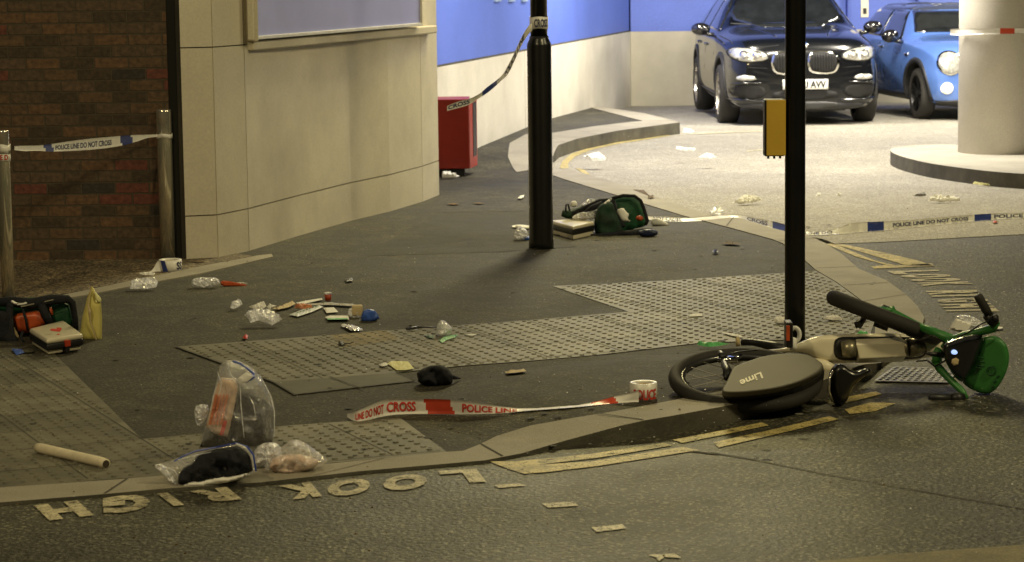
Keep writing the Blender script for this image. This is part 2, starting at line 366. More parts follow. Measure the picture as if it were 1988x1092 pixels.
YEL = M('yellow_paint', (.50, .41, .16), .6, var=.2, vs=10, fine=.35, fs=90, dirt=.9, dcol=(.09, .082, .052))
WHT = M('white_paint', (.50, .45, .30), .6, var=.2, vs=9, fine=.35, fs=90, dirt=.85, dcol=(.09, .082, .055))
def wear(m, lo=.36, hi=.44, s1=22, s2=150):
    n = m.node_tree.nodes; l = m.node_tree.links; b = n['Principled BSDF']; tc = n.new('ShaderNodeTexCoord')
    a = n.new('ShaderNodeTexNoise'); a.inputs['Scale'].default_value = s1; a.inputs['Detail'].default_value = 8; a.inputs['Roughness'].default_value = .8
    v = n.new('ShaderNodeTexNoise'); v.inputs['Scale'].default_value = s2; v.inputs['Detail'].default_value = 3
    l.new(tc.outputs['Object'], a.inputs['Vector']); l.new(tc.outputs['Object'], v.inputs['Vector'])
    x = n.new('ShaderNodeMath'); x.operation = 'MULTIPLY_ADD'; l.new(v.outputs[0], x.inputs[0]); x.inputs[1].default_value = .5; l.new(a.outputs[0], x.inputs[2])
    r = n.new('ShaderNodeMapRange'); r.inputs[1].default_value = lo + .25; r.inputs[2].default_value = hi + .25; l.new(x.outputs[0], r.inputs[0]); l.new(r.outputs[0], b.inputs['Alpha'])
wear(YEL); wear(WHT, .38, .45)
BRICK = brick_mat()
PANEL = M('cream_panel', (.65, .60, .475), .6, var=.08, vs=1.2, bump=.06, bs=120, dirt=.45, dcol=(.27, .24, .17), fine=.05, fs=60)
JOINT = M('joint_dark', (.07, .064, .048), .9)
LAV = M('lavender_board', (.36, .38, .74), .35, var=.08, vs=1.5)
BLUE = M('blue_painted_wall', (.10, .16, .56), .55, var=.10, vs=.8, bump=.05, fine=.05, fs=40)
CONC = M('concrete', (.60, .57, .49), .8, var=.10, vs=1.6, bump=.15, bs=40, dirt=.35, dcol=(.36, .33, .26), fine=.08, fs=90)
COLC = M('column_concrete', (.56, .53, .46), .75, var=.10, vs=1.5, bump=.1, bs=60, fine=.1, fs=140)
RED = M('red_steel', (.30, .02, .009), .4, var=.1)
STEEL = M('polished_steel', (.78, .73, .60), .15, metal=.8, var=.05, vs=30)
BLKP = M('black_gloss_paint', (.006, .006, .006), .30, var=.3, coat=.15, bump=.03, bs=30)
BLK = M('black_plastic', (.012, .012, .012), .45, var=.2)
BLKC = M('black_cloth', (.008, .009, .013), .9, var=.4, vs=20, bump=.6, bs=80)
TAPEW = M('tape_white', (.82, .80, .74), .35, var=.05, vs=20, bump=.25, bs=14)
TAPEB = M('tape_blue', (.03, .05, .22), .35); TAPER = M('tape_red', (.62, .07, .03), .4)
INKB = M('ink_blue', (.02, .025, .09), .5); INKR = M('ink_red', (.60, .05, .03), .5)
FILM = plastic_film('clear_plastic', tint=(1, 1, 1), body=.06, bs=14, br=1.6); FILM2 = plastic_film('milky_plastic', (.95, .96, 1), .5, 30)
FOIL = M('silver_wrap', (.72, .72, .74), .22, metal=.75, var=.2, bump=1.0, bs=30)
PAPER = M('white_paper', (.86, .85, .80), .8, var=.06, bump=.1); PAPY = M('yellow_paper', (.78, .75, .36), .7, var=.06)
GREENB = M('green_canvas', (.008, .075, .03), .55, var=.25, vs=20, bump=.2, bs=120)
GREENP = M('green_plastic', (.035, .18, .035), .4, var=.08, coat=.2); GREENL = M('light_green_wrap', (.10, .45, .14), .5, var=.3, vs=30)
ORNG = M('orange_plastic', (.50, .085, .022), .4, var=.2, vs=20); BLUEP = M('blue_plastic', (.05, .12, .48), .4, var=.2, vs=25)
CREAM = M('cream_enamel', (.82, .76, .58), .35, var=.05, coat=.25); TAN = M('tan_card', (.56, .44, .24), .7)
TYRE = M('tyre_rubber', (.022, .020, .017), .75, var=.2, bump=.2, bs=200)
GREYC = M('grey_shell', (.125, .118, .095), .62, var=.1, vs=3)
PINK = M('pink_gauze', (.62, .47, .38), .85, var=.2, vs=25, bump=.4, bs=60); BROWN = M('brown_leaf', (.10, .06, .02), .8)
# ------------------------------------------------------------------ ground
V = []; Fc = []; N = 24
xs = [-60, -20, -8, 0, 8, 20, 60]; ys = [-10, 2, 8, 14, 20, 28, 34, 40, 60]
V = [(x, y, gz(x, y)) for y in ys for x in xs]; nx = len(xs)
Fc = [(j * nx + i, j * nx + i + 1, (j + 1) * nx + i + 1, (j + 1) * nx + i) for j in range(len(ys) - 1) for i in range(nx - 1)]
struct('road', (V, Fc), ASPH)
park_px = [(985, 296), (1040, 330), (1149, 344), (1228, 367), (1296, 394), (1366, 419), (1434, 424), (1563, 458), (1603, 475), (1700, 472), (1860, 463), (2100, 450)]
pk = [tuple(G(x, y)[:2]) for x, y in park_px]
pk = pk + [(9, pk[-1][1]), (16, 24), (16, 38), (1, 38), (-1.5, 26)]
struct('car_park_floor', sheet(pk, gz, .004, 1.5), PARK)
# edging of the pavement: outer and inner line of the kerb (photo px on the pavement surface)
outer = [(-60, 987), (0, 982), (189, 967), (320, 955), (505, 943), (700, 921), (941, 900), (1014, 886), (1092, 863), (1203, 833), (1300, 814), (1420, 792), (1540, 762), (1640, 730), (1740, 695), (1788, 655), (1794, 620),
         (1780, 597), (1757, 574), (1720, 548), (1667, 526), (1637, 499), (1603, 476), (1563, 458), (1434, 422), (1366, 417), (1296, 394), (1228, 367), (1149, 344), (1100, 328), (1078, 312), (1072, 296), (1085, 284), (1120, 272), (1200, 256), (1320, 240)]
inner = [(-60, 958), (0, 953), (226, 937), (450, 918), (641, 906), (860, 884), (900, 881), (965, 852), (1030, 832), (1114, 817), (1200, 803), (1315, 781), (1400, 765), (1500, 740), (1590, 712), (1660, 685), (1698, 655), (1700, 628),
         (1671, 586), (1625, 552), (1584, 528), (1564, 510), (1520, 476), (1500, 468), (1420, 446), (1324, 421), (1191, 380), (1093, 350), (1040, 331), (1003, 313), (986, 296), (990, 280), (1021, 263), (1075, 260), (1150, 248), (1248, 237)]
far_tip = [(1320, 240), (1250, 224), (1142, 206)]
O3 = [GP(x, y) for x, y in outer]; I3 = [GP(x, y) for x, y in inner]
mid = [((a + b) / 2) for a, b in zip(O3, I3)]
pav = [tuple(p[:2]) for p in mid] + [tuple(GP(1240, 229)[:2]), tuple(GP(1142, 208)[:2]), tuple(GP(900, 300)[:2]), (-1.6, 21.5), (-2.6, 16.3), (-6, 16.5), (-6, GP(-60, 970).y)]
struct('pavement', sheet(pav, pz, .006, .22, skirt=.03), PAVE)
kb = [tuple(p[:2]) for p in O3] + [tuple(GP(1250, 222)[:2]), tuple(GP(1142, 206)[:2]), tuple(GP(1143, 210)[:2]), tuple(GP(1248, 237)[:2])] + [tuple(p[:2]) for p in reversed(I3[:-1])]
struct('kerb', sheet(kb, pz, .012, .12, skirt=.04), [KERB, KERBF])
# joints between kerb stones
J = []
for i, t in ((2, .1), (4, .5), (6, .5), (9, .5), (11, .6), (14, .5), (17, .9), (18, .8), (20, .15), (22, .5), (24, .1), (24, .6), (26, .1), (27, .5), (32, .4), (33, .5)):
    a = O3[i].lerp(O3[i + 1], t); b = I3[i].lerp(I3[i + 1], t); d = (O3[i + 1] - O3[i]).normalized() * .005
    a = a + (b - a) * .03; b = b - (b - a) * .03
    q = [a - d, a + d, b + d, b - d]; J.append(([(p.x, p.y, pz(p.x, p.y) + .0145) for p in q], [(0, 1, 2, 3)]))
struct('kerb_joint', joinvf(J), JOINT)
# gravel bed by the brick wall and its stone edging
struct('gravel_bed', pxsheet([(-80, 610), (140, 571), (396, 519), (490, 500), (430, 490), (-80, 490)], pz, .010, .3), GRIT)
struct('edging_strip', pxsheet([(-80, 618), (-20, 606), (135, 574), (250, 550), (400, 519), (500, 500), (527, 497), (530, 502), (400, 533), (240, 563), (140, 582), (-80, 636)], pz, .013, .3, skirt=.01), KERB)
def tactile(name, quad, org, a_to, b_to, joints=True):
    """blister slabs: outline quad (px), grid from org px, along a_to / b_to"""
    q = [GP(x, y) for x, y in quad]; o = GP(*org); a = (GP(*a_to) - o); a.z = 0; a.normalize(); b = Vector((-a.y, a.x, 0))
    if (GP(*b_to) - o).dot(b) < 0: b = -b
    poly = [(p.x, p.y) for p in q]
    bm = sheet(poly, pz, .010, .2, skirt=0); uv = bm.loops.layers.uv.new('UVMap')
    lc = [((Vector((p[0], p[1], 0)) - o).dot(a), (Vector((p[0], p[1], 0)) - o).dot(b)) for p in poly]
    i0, i1 = int(min(l[0] for l in lc) / .0667) - 1, int(max(l[0] for l in lc) / .0667) + 1
    j0, j1 = int(min(l[1] for l in lc) / .0667) - 1, int(max(l[1] for l in lc) / .0667) + 1
    for i in range(i0, i1):
        for j in range(j0, j1):
            p = o + a * ((i + .5) * .0667) + b * ((j + .5) * .0667)
            if not inside((p.x, p.y), poly) or edist((p.x, p.y), poly) < .02: continue
            z = pz(p.x, p.y) + .009; r0, r1 = .0145, .009; n = 8
            hh = .0065 * rnd.uniform(.75, 1.1)
            A = [bm.verts.new((p.x + r0 * math.cos(k * math.pi / 4), p.y + r0 * math.sin(k * math.pi / 4), z)) for k in range(n)]
            B = [bm.verts.new((p.x + r1 * math.cos(k * math.pi / 4), p.y + r1 * math.sin(k * math.pi / 4), z + hh)) for k in range(n)]
            for k in range(n): bm.faces.new((A[k], A[(k + 1) % n], B[(k + 1) % n], B[k]))
            bm.faces.new(B)
    for f in bm.faces:
        for l in f.loops:
            d = l.vert.co - o; l[uv].uv = (d.dot(a), d.dot(b))
    struct(name, bm, TILE)
    Js = []                                                        # joints
    for ax, bx, k0, k1 in ((a, b, int(min(l[0] for l in lc) / .4), int(max(l[0] for l in lc) / .4) + 1), (b, a, int(min(l[1] for l in lc) / .4), int(max(l[1] for l in lc) / .4) + 1)):
        ll = [l[1] for l in lc] if ax is a else [l[0] for l in lc]
        for k in range(k0, k1 + 1):
            s = min(ll)
            while s < max(ll):
                p = o + ax * (k * .4) + bx * s; e = p + bx * .05
                if inside((p.x, p.y), poly) and inside((e.x, e.y), poly):
                    h = ax * .003; Js.append(([(v.x, v.y, pz(v.x, v.y) + .0112) for v in (p - h, p + h, e + h, e - h)], [(0, 1, 2, 3)]))
                s += .05
    if Js: struct('slab_joint', joinvf(Js), JOINT)
tactile('tactile_paving', [(340, 677), (607, 657), (860, 637), (1040, 624), (1221, 609), (1073, 559), (1300, 548), (1584, 529), (1625, 553), (1671, 587), (1698, 628), (1690, 652), (1560, 662), (1355, 670), (1162, 693), (1023, 705), (900, 714), (768, 728), (529, 746)],
        (471, 666), (609, 656), (705, 761))
tactile('tactile_paving', [(-60, 694), (105, 690), (275, 857), (540, 832), (777, 816), (868, 883), (641, 904), (226, 935), (-60, 957)], (275, 857), (540, 833), (105, 690))
sl = [(529, 746), (768, 728), (805, 744), (571, 771)]
struct('paving_slab', pxsheet(sl, pz, .010, .2), SLABD)
def pstrip(a, b, wd, fn=pz, lift=.0145):
    a, b = at(*a, fn), at(*b, fn); d = (b - a); d.z = 0; d.normalize(); s = Vector((-d.y, d.x, 0)) * wd / 2; n = 8; V = []
    for i in range(n + 1):
        p = a.lerp(b, i / n)
        for q in (p - s, p + s): V.append((q.x, q.y, fn(q.x, q.y) + lift))
    return V, [(2 * i, 2 * i + 2, 2 * i + 3, 2 * i + 1) for i in range(n)]
struct('pavement_seam', joinvf([pstrip((529, 746), (571, 771), .008), pstrip((571, 771), (805, 744), .008), pstrip((640, 737), (705, 761), .008), pstrip((768, 728), (808, 745), .006),
        pstrip((800, 414), (1026, 412), .012), pstrip((960, 492), (1120, 482), .008), pstrip((850, 415), (1020, 411), .01), pstrip((340, 677), (529, 746), .01)]), JOINT)
# worn yellowish slab in the crossing
struct('crossing_patch', pxsheet([(640, 655), (745, 645), (775, 662), (672, 678)], pz, .0106, .2), M('worn_buff_slab', (.24, .20, .11), .8, var=.3, fine=.2))
# ------------------------------------------------------------------ road markings
def mark(name, polys, m, lift=.004, res=.25):
    vf = []
    for p in polys:
        bm = pxsheet(p, gz, lift, res); me = from_bm(bm); vf.append(([v.co.copy() for v in me.vertices], [tuple(q.vertices) for q in me.polygons])); bpy.data.meshes.remove(me)
    return struct(name, joinvf(vf), m)
mark('yellow_line', [[(950, 898), (1000, 898), (1150, 883), (1290, 862), (1305, 867), (1160, 891), (1040, 905), (1022, 906), (1150, 898), (1325, 870), (1357, 876), (1160, 907), (1060, 919), (1018, 922), (985, 912)]], YEL)
mark('yellow_line', [[(1305, 856), (1400, 838), (1480, 822), (1492, 828), (1400, 847), (1325, 862)], [(1385, 861), (1500, 836), (1610, 810), (1628, 816), (1520, 842), (1395, 871)], [(1640, 797), (1690, 783), (1738, 785), (1700, 800), (1650, 806)], [(1600, 781), (1700, 762), (1712, 767), (1620, 790)]], YEL)
mark('yellow_line', [[(1563, 459), (1600, 466), (1655, 490), (1700, 508), (1740, 517), (1808, 513), (1814, 518), (1770, 520), (1697, 523), (1691, 519), (1720, 516), (1660, 499), (1610, 478)],
                     [(1612, 474), (1640, 476), (1720, 493), (1780, 507), (1812, 517), (1760, 517), (1700, 499), (1650, 484)]], YEL)
mark('yellow_line', [[(1086, 328), (1092, 315), (1110, 300), (1150, 287), (1200, 276), (1300, 262), (1300, 265), (1200, 281), (1150, 292), (1118, 305), (1103, 318), (1104, 331)], [(1118, 328), (1132, 330), (1150, 345), (1135, 341)]], YEL, .008)
mark('white_line', [[(958, 944), (1008, 941), (1022, 945), (968, 950)], [(1052, 980), (1113, 976), (1123, 984), (1064, 988)], [(1148, 1026), (1208, 1020), (1217, 1028), (1158, 1035)], [(1258, 1080), (1310, 1077), (1323, 1086), (1290, 1084), (1280, 1092), (1272, 1084)]], WHT)
mark('white_line', [[(1342, 261), (1480, 255), (1480, 256.5), (1342, 263)], [(1450, 294), (1482, 291), (1482, 293), (1450, 296)]], WHT, .008)
def letters(chars):
    L = []
    for ch, (bx, by), (ex, ey), (ux, uy) in chars:                 # baseline start, baseline end, top over the start
        a, b, c = G(bx, by), G(ex, ey), G(ux, uy)
        def fn(u, v, a=a, b=b, c=c):
            p = a + (b - a) * u + (c - a) * v; return (p.x, p.y, gz(p.x, p.y) + .005)
        L.append(text_on(ch, fn, .062))
    return joinvf(L)
struct('road_lettering', letters([('L', (925, 913), (850, 917), (944, 938)), ('O', (832, 921), (748, 927), (826, 951)), ('O', (722, 929), (640, 936), (716, 961)), ('K', (603, 939), (540, 946), (625, 966)),
    ('R', (440, 948), (365, 957), (470, 972)), ('I', (325, 959), (305, 961), (358, 983)), ('G', (290, 960), (200, 968), (292, 993)), ('H', (150, 974), (66, 984), (182, 1003))]), WHT)
L2 = []
for i, ch in enumerate('LOOK'):
    y = 528 + i * 7.6; x = 1722 + i * 19
    L2.append((ch, (x, y), (x + 14, y + 6.2), (x + 98, y - 2.5)))
for i, ch in enumerate('RIGHT'):
    y = 567 + i * 8.7 - (2 if ch == 'G' else 0); x = 1797 + i * 9
    L2.append((ch, (x, y), (x + (4 if ch == 'I' else 8), y + (2.5 if ch == 'I' else 7.2)), (x + 98, y - 2.5)))
struct('road_lettering', letters(L2), WHT)
struct('road_crack', joinvf([pstrip((1380, 880), (1470, 895), .012, gz, .003), pstrip((1470, 895), (1600, 922), .008, gz, .003), pstrip((1600, 922), (1760, 950), .007, gz, .003), pstrip((1760, 950), (1990, 990), .01, gz, .003), pstrip((1330, 876), (1395, 884), .02, gz, .003)]), JOINT)
struct('asphalt_patch', pxsheet([(852, 416), (1026, 413), (1120, 481), (960, 492), (700, 500)], pz, .0075, .2), ground_mat('patch_footway', (.052, .048, .032), (.10, .09, .06), .08, (.03, .028, .018), 170, .5, .85, .35))
struct('road_patch', pxsheet([(1560, 1110), (1590, 1092), (1740, 1078), (2040, 1056), (2040, 1130), (1560, 1130)], gz, .004, .3), M('worn_buff_paint', (.17, .15, .085), .7, var=.3, fine=.3, fs=120, dirt=.5))
# ------------------------------------------------------------------ walls
def wall_uv(name, a, b, z0, z1, m, parent=None, th=.25, back=None):
    a, b = Vector(a), Vector(b); d = (b - a).normalized(); n = back or Vector((-d.y, d.x, 0)); L = (b - a).length
    P = [(0, 0), (L, 0), (L, 1), (0, 1)]
    bm = bmesh.new(); uv = bm.loops.layers.uv.new('UVMap')
    def p(s, t, k): q = a + d * s + n * k; return (q.x, q.y, z0 + (z1 - z0) * t)
    vs = [bm.verts.new(p(s, t, k)) for k in (0, th) for s, t in P]
    for q in ((0, 1, 2, 3), (7, 6, 5, 4), (1, 5, 6, 2), (4, 0, 3, 7), (3, 2, 6, 7), (0, 4, 5, 1)):
        f = bm.faces.new([vs[i] for i in q])
        for l in f.loops:
            dd = l.vert.co - a; l[uv].uv = (dd.dot(d) + dd.dot(n), l.vert.co.z)
    bmesh.ops.recalc_face_normals(bm, faces=bm.faces)
    return obj(name, bm, m, parent)
bw = GP(345, 505)
o = wall_uv('brick_wall', (-5.2, bw.y + .02, 0), (bw.x - .03, bw.y, 0), -.05, 4.2, BRICK)
tag(o, 'dark brown brick wall with scattered red bricks behind the steel bollards', 'wall')
struct('wall_gap', box(bmesh.new(), (bw.x - .029, bw.y + .01, -.05), (bw.x + .03, bw.y + .24, 4.2)), M('dark_gap', (.01, .01, .008), .9))
# cream panel wall
base = [(361, 506), (424, 503), (484, 489), (582, 459), (683, 430), (758, 412), (821, 393), (853, 380)]
B3 = [GP(x, y) for x, y in base]; 
for p in B3: p.z = 0
pw = thing('panel_wall', B3[1], 'cream panelled wall bending away from the brick wall, carrying a lavender board', 'wall')
def panel(i0, i1, z0, z1, name='wall_panel', g=.004):
    pts = B3[i0:i1 + 1]; V = []; Fq = []
    tot = len(pts)
    def sh(k):                                                     # shrink at both ends for the joint
        p = pts[k].copy()
        if k == 0: p += (pts[1] - pts[0]).normalized() * g
        if k == tot - 1: p += (pts[-2] - pts[-1]).normalized() * g
        return p
    bk = Vector((-.30, .25, 0)) if i0 > 0 else Vector((0, .3, 0))
    for k in range(tot):
        p = sh(k)
        for q, z in ((p, z0), (p, z1), (p + bk, z1), (p + bk, z0)): V.append((q.x, q.y, z))
    for k in range(tot - 1):
        a, b = 4 * k, 4 * k + 4
        for j in range(4): Fq.append((a + j, b + j, b + (j + 1) % 4, a + (j + 1) % 4))
    Fq += [(0, 1, 2, 3), tuple(reversed(range(4 * tot - 4, 4 * tot)))]
    bm = bmesh.new(); vs = [bm.verts.new(v) for v in V]
    for f in Fq: bm.faces.new([vs[i] for i in f])
    bmesh.ops.recalc_face_normals(bm, faces=bm.faces)
    return obj(name, bm, PANEL, pw)
zl = [PY(390, 420, B3[0].y).z, PY(390, 93, B3[0].y).z]
for (i0, i1) in ((0, 1), (1, 2), (2, 6), (6, 7)):
    panel(i0, i1, -.03, zl[0] - .004); panel(i0, i1, zl[0] + .004, zl[1] - .004); panel(i0, i1, zl[1] + .004, 4.2)
# dark core behind the joints
bm = bmesh.new()
for k in range(7):
    a, b = B3[k], B3[k + 1]; s = Vector((-.012, .03, 0)); t = Vector((-.25, .22, 0))
    hexa(bm, [Vector((p.x, p.y, z)) for z in (-.03, 4.19) for p in (a + s, b + s, b + t, a + t)])
obj('wall_core', bm, JOINT, pw)
# board on the panel wall
da = PY(491, 68, B3[2].y + .05); db = PY(817, 52, B3[6].y - .02)
dirw = (B3[6] - B3[2]); dirw.z = 0; nb = Vector((dirw.y, -dirw.x, 0)).normalized()
sb = thing('sign_board', Vector((da.x, da.y, da.z)), 'blank lavender display board in a cream frame on the panel wall', 'sign')
def along(px, off):                                                # point of the panel wall line seen at photo x
    d = ray(px, 60)
    A, Bq = B3[2] + nb * off, B3[6] + nb * off; e = Bq - A
    k = (A.x * d.y - A.y * d.x) / (e.y * d.x - e.x * d.y); return A + e * k
bo0, bo1 = along(491, .08), along(817, .08)
zb0 = PY(491, 68, bo0.y).z; zb1 = PY(817, 53, bo1.y).z; zb = (zb0 + zb1) / 2
def bx(name, p0, p1, off0, off1, z0, z1, m, par, bev=.004):
    p0 = Vector((p0.x, p0.y, 0)); p1 = Vector((p1.x, p1.y, 0))
    obj(name, hexa(bmesh.new(), [Vector((p.x, p.y, z)) for z in (z0, z1) for p in (p0 + nb * off0, p1 + nb * off0, p1 + nb * off1, p0 + nb * off1)], bev), m, par)
bx('board_face', bo0, bo1, -.02, -.004, zb + .012, 4.0, LAV, sb, 0)
bx('board_frame', bo0, bo1, -.03, .012, zb - .012, zb + .012, M('frame_grey', (.62, .62, .62), .4), sb)
bx('board_frame', bo0 - dirw.normalized() * .02, bo0, -.03, .012, zb - .012, 4.0, PANEL, sb)
bx('board_frame', bo1, bo1 + dirw.normalized() * .02, -.03, .012, zb - .012, 4.0, PANEL, sb)
s0, s1 = along(480, .0), along(838, .0)
bx('board_shelf', s0, s1, -.02, .05, zb - .085, zb - .022, PANEL, sb, .01)
bx('board_side', s0, bo0, -.01, .04, zb - .022, 4.0, PANEL, sb, .005)
# side wall of the car park: concrete foot, blue above
wa, wb_ = G(925, 300), G(1225, 207); wa.z = wb_.z = 0; wd = (wb_ - wa).normalized(); w0 = wa - wd * 6.5; nl = Vector((-wd.y, wd.x, 0))
hA = PY(925, 118, wa.y).z; hB = PY(1225, 62, wb_.y).z
swl = thing('side_wall', wa, 'long car park side wall, rough concrete below and blue paint above', 'wall')
def slopebox(a, b, za0, za1, zb0_, zb1_, off0, off1, m, name, par, n=nl):
    obj(name, hexa(bmesh.new(), [Vector((p.x, p.y, z)) for p, z in ((a + n * off0, za0), (b + n * off0, zb0_), (b + n * off1, zb0_), (a + n * off1, za0), (a + n * off0, za1), (b + n * off0, zb1_), (b + n * off1, zb1_), (a + n * off1, za1))]), m, par)
h0 = hA - (hB - hA) / (wb_ - wa).length * 6.5
slopebox(w0, wb_, -.1, h0, -.15, hB, 0, .3, CONC, 'wall_foot', swl)
slopebox(w0, wb_, h0 + .002, 4.4, hB + .002, 4.4, .02, .3, BLUE, 'blue_wall', swl)
slopebox(w0, wb_, h0 + .0, h0 + .02, hB + .0, hB + .02, .012, .019, JOINT, 'wall_joint', swl)
for k in (2.2, 4.4, 9.0):
    p = w0 + wd * k; q = p + wd * .012; slopebox(p, q, .02, h0 + .0 + (hB - h0) * k / 16, .02, h0 + (hB - h0) * k / 16, -.001, .01, M('seam_grey', (.33, .31, .26), .9), 'wall_seam', swl)
for px in (962, 990, 1015):                                          # grilles high on the blue wall
    d = ray(px, 2); k = (w0.x * d.y - w0.y * d.x) / (wd.y * d.x - wd.x * d.y); p = w0 + wd * k; z = PY(px, 4, p.y).z
    slopebox(p, p + wd * .28, z, z + .3, z, z + .3, -.004, .03, M('grille_grey', (.25, .33, .5), .5), 'wall_grille', swl)
# far wall
fwl = thing('far_wall', wb_, 'car park end wall behind the cars, concrete foot and blue top', 'wall')
fe = PY(2100, 56, wb_.y + .6); fe = Vector((fe.x + 3, wb_.y + .4, 0)); fa = wb_ + Vector((.003, 0, 0)); nf = Vector((0, 1, 0))
hF = PY(1500, 59, wb_.y + .2).z
slopebox(fa, fe, -.15, hB, -.15, hB - .04, 0, .3, M('pale_render', (.47, .44, .35), .85, var=.1, vs=2, dirt=.3, dcol=(.3, .27, .2), fine=.1), 'wall_foot', fwl, nf)
slopebox(fa, fe, hB + .002, 4.4, hB - .038, 4.4, .02, .3, BLUE, 'blue_wall', fwl, nf)
p = PY(1677, 30, wb_.y + .2)
obj('switch_box', box(bmesh.new(), (p.x - .05, p.y - .06, p.z - .03), (p.x + .06, p.y + .06, p.z + .5), .01), CREAM, fwl)
obj('switch', box(bmesh.new(), (p.x - .02, p.y - .075, p.z + .02), (p.x + .03, p.y - .05, p.z + .1), .005), BLK, fwl)
for px in (1640, 1775):
    q = PY(px, 40, wb_.y + .25); obj('wall_seam', box(bmesh.new(), (q.x, wb_.y + .015 + (q.x - wb_.x) * .0, hB), (q.x + .012, wb_.y + .2, 3.5)), M('seam_blue', (.02, .045, .3), .6), fwl)
# round column and its island
isl = [(1727, 290), (1740, 285), (1790, 281), (1870, 281), (2000, 286), (2150, 295), (2150, 348), (1988, 338), (1930, 334), (1870, 327), (1800, 317), (1755, 306), (1731, 297)]
IZ = .13
ip = [PZ(x, y, IZ) for x, y in isl]; ip = smooth_poly([(p.x, p.y) for p in ip], 2)
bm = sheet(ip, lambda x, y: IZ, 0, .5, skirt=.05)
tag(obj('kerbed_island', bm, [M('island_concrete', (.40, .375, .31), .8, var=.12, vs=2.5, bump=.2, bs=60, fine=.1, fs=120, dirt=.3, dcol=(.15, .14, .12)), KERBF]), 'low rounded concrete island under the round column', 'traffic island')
cb = PZ(1961, 303, IZ); cR = .49; cc = Vector((cb.x, cb.y + cR, 0))
cR = abs(PY(1861, 250, cc.y).x - cc.x)
bm = lathe(bmesh.new(), [(cR, IZ - .001), (cR, 1.4), (cR, 3.0), (cR, 4.4)], 64, cc.x, cc.y)
tag(obj('column', bm, COLC, smooth=True), 'thick round concrete column on the kerbed island at the right edge', 'column')
# ------------------------------------------------------------------ red cabinet
rb = G(912, 345); Yc = rb.y; z0 = PY(912, 328, Yc).z; z1 = PY(912, 193, Yc).z
rc = thing('red_cabinet', Vector((rb.x, Yc, 0)), 'dark red metal cabinet half hidden behind the cream wall', 'cabinet')
xl = PY(838, 260, Yc).x; xr = PY(911, 260, Yc).x
obj('cabinet_body', box(bmesh.new(), (xl, Yc, z0), (xr, Yc + .5, z1), .008), RED, rc)
e0 = PY(926, 260, Yc + .35)
hx = [Vector((xr + .004, Yc + .01, z0)), Vector((e0.x, e0.y, z0 + .0)), Vector((e0.x, e0.y + .12, z0)), Vector((xr + .004, Yc + .2, z0))]
obj('cabinet_side', hexa(bmesh.new(), hx + [v + Vector((0, 0, z1 - z0 - .01)) for v in hx], .004), RED, rc)
a, b = hx[0].lerp(hx[1], .45), hx[0].lerp(hx[1], .9); nn = Vector((hx[1].y - hx[0].y, -(hx[1].x - hx[0].x), 0)).normalized() * .004
q = [a + nn, b + nn, b - nn, a - nn]
obj('cabinet_slot', hexa(bmesh.new(), [v + Vector((0, 0, .1)) for v in q] + [v + Vector((0, 0, z1 - z0 - .04)) for v in q]), BLK, rc)
obj('cabinet_plinth', box(bmesh.new(), (xl + .04, Yc + .06, gz(0, Yc) - .01), (xr - .05, Yc + .4, z0 - .001)), BLK, rc)
# ------------------------------------------------------------------ bollards
def bollard(px, pyb, pytop, wpx, label):
    b = GP(px, pyb); r = (PY(px + wpx / 2, pyb, b.y).x - b.x); top = PY(px - 3, pytop, b.y).z
    t = thing('bollard', b, label, 'bollard', 'steel bollards by the brick wall')
    obj('post', lathe(bmesh.new(), [(r, b.z - .02), (r, top - .012), (r * .97, top - .004), (r * .9, top)], 40, b.x, b.y), STEEL, t, True)
    obj('ground_collar', lathe(bmesh.new(), [(r * 1.25, b.z), (r * 1.25, b.z + .006), (r * 1.02, b.z + .012)], 32, b.x, b.y), BLK, t, True)
    return b, r, top
bL = bollard(17, 580, 253, 25, 'stainless steel bollard at the left edge with police tape tied round its top')
bR = bollard(326, 506, 213, 29, 'stainless steel bollard beside the cream wall corner')
# ------------------------------------------------------------------ lamp post and signal pole
b = GP(1051, 484); r1 = .5 * 47 * b.y / F; r2 = .5 * 33 * b.y / F; zs = PY(1047, 88, b.y).z; zt = PY(1047, 76, b.y).z
t = thing('lamp_post', b, 'thick black lamp post with tape round its narrower upper shaft', 'lamp post')
obj('post_base', lathe(bmesh.new(), [(r1 * 1.04, b.z), (r1 * 1.04, b.z + .05), (r1, b.z + .07), (r1, zs), (r1 * .98, zs + .012), (r2 * 1.15, zt + .0), (r2 * 1.12, zt + .02)], 40, b.x, b.y), BLKP, t, True)
obj('post_shaft', lathe(bmesh.new(), [(r2, zt + .012), (r2, 3.0), (r2 * .9, 6.5)], 32, b.x, b.y), BLKP, t, True)
LP = (b, r2, zt)
b = GP(1543, 663); r = .5 * 40 * b.y / F
t = thing('signal_pole', b, 'slim black crossing pole with a yellow push button box, behind the fallen bicycle', 'signal pole')
obj('pole', lathe(bmesh.new(), [(r * 1.02, b.z - .02), (r, b.z + .2), (r, 2.0), (r, 3.8)], 32, b.x, b.y), BLKP, t, True)
x0, x1 = PY(1483, 250, b.y).x, PY(1522, 250, b.y).x; z0, z1 = PY(1500, 303, b.y).z, PY(1500, 193, b.y).z
obj('push_button_box', box(bmesh.new(), (x0, b.y - .04, z0), (x1, b.y + .05, z1), .006), BLK, t)
obj('yellow_cover', box(bmesh.new(), (x0 + .008, b.y - .052, z0 + .004), (x1 + .004, b.y - .0405, z1 - .001), .004), M('yellow_enamel', (.62, .40, .05), .45, var=.06), t)
bm = bmesh.new()
for k in range(3): tube(bm, [(x0 + .02 + k * .03, b.y - .02, z0 + .002), (x0 + .02 + k * .03, b.y - .02, z0 - .012)], .006, 8)
obj('cable_gland', bm, BLK, t)
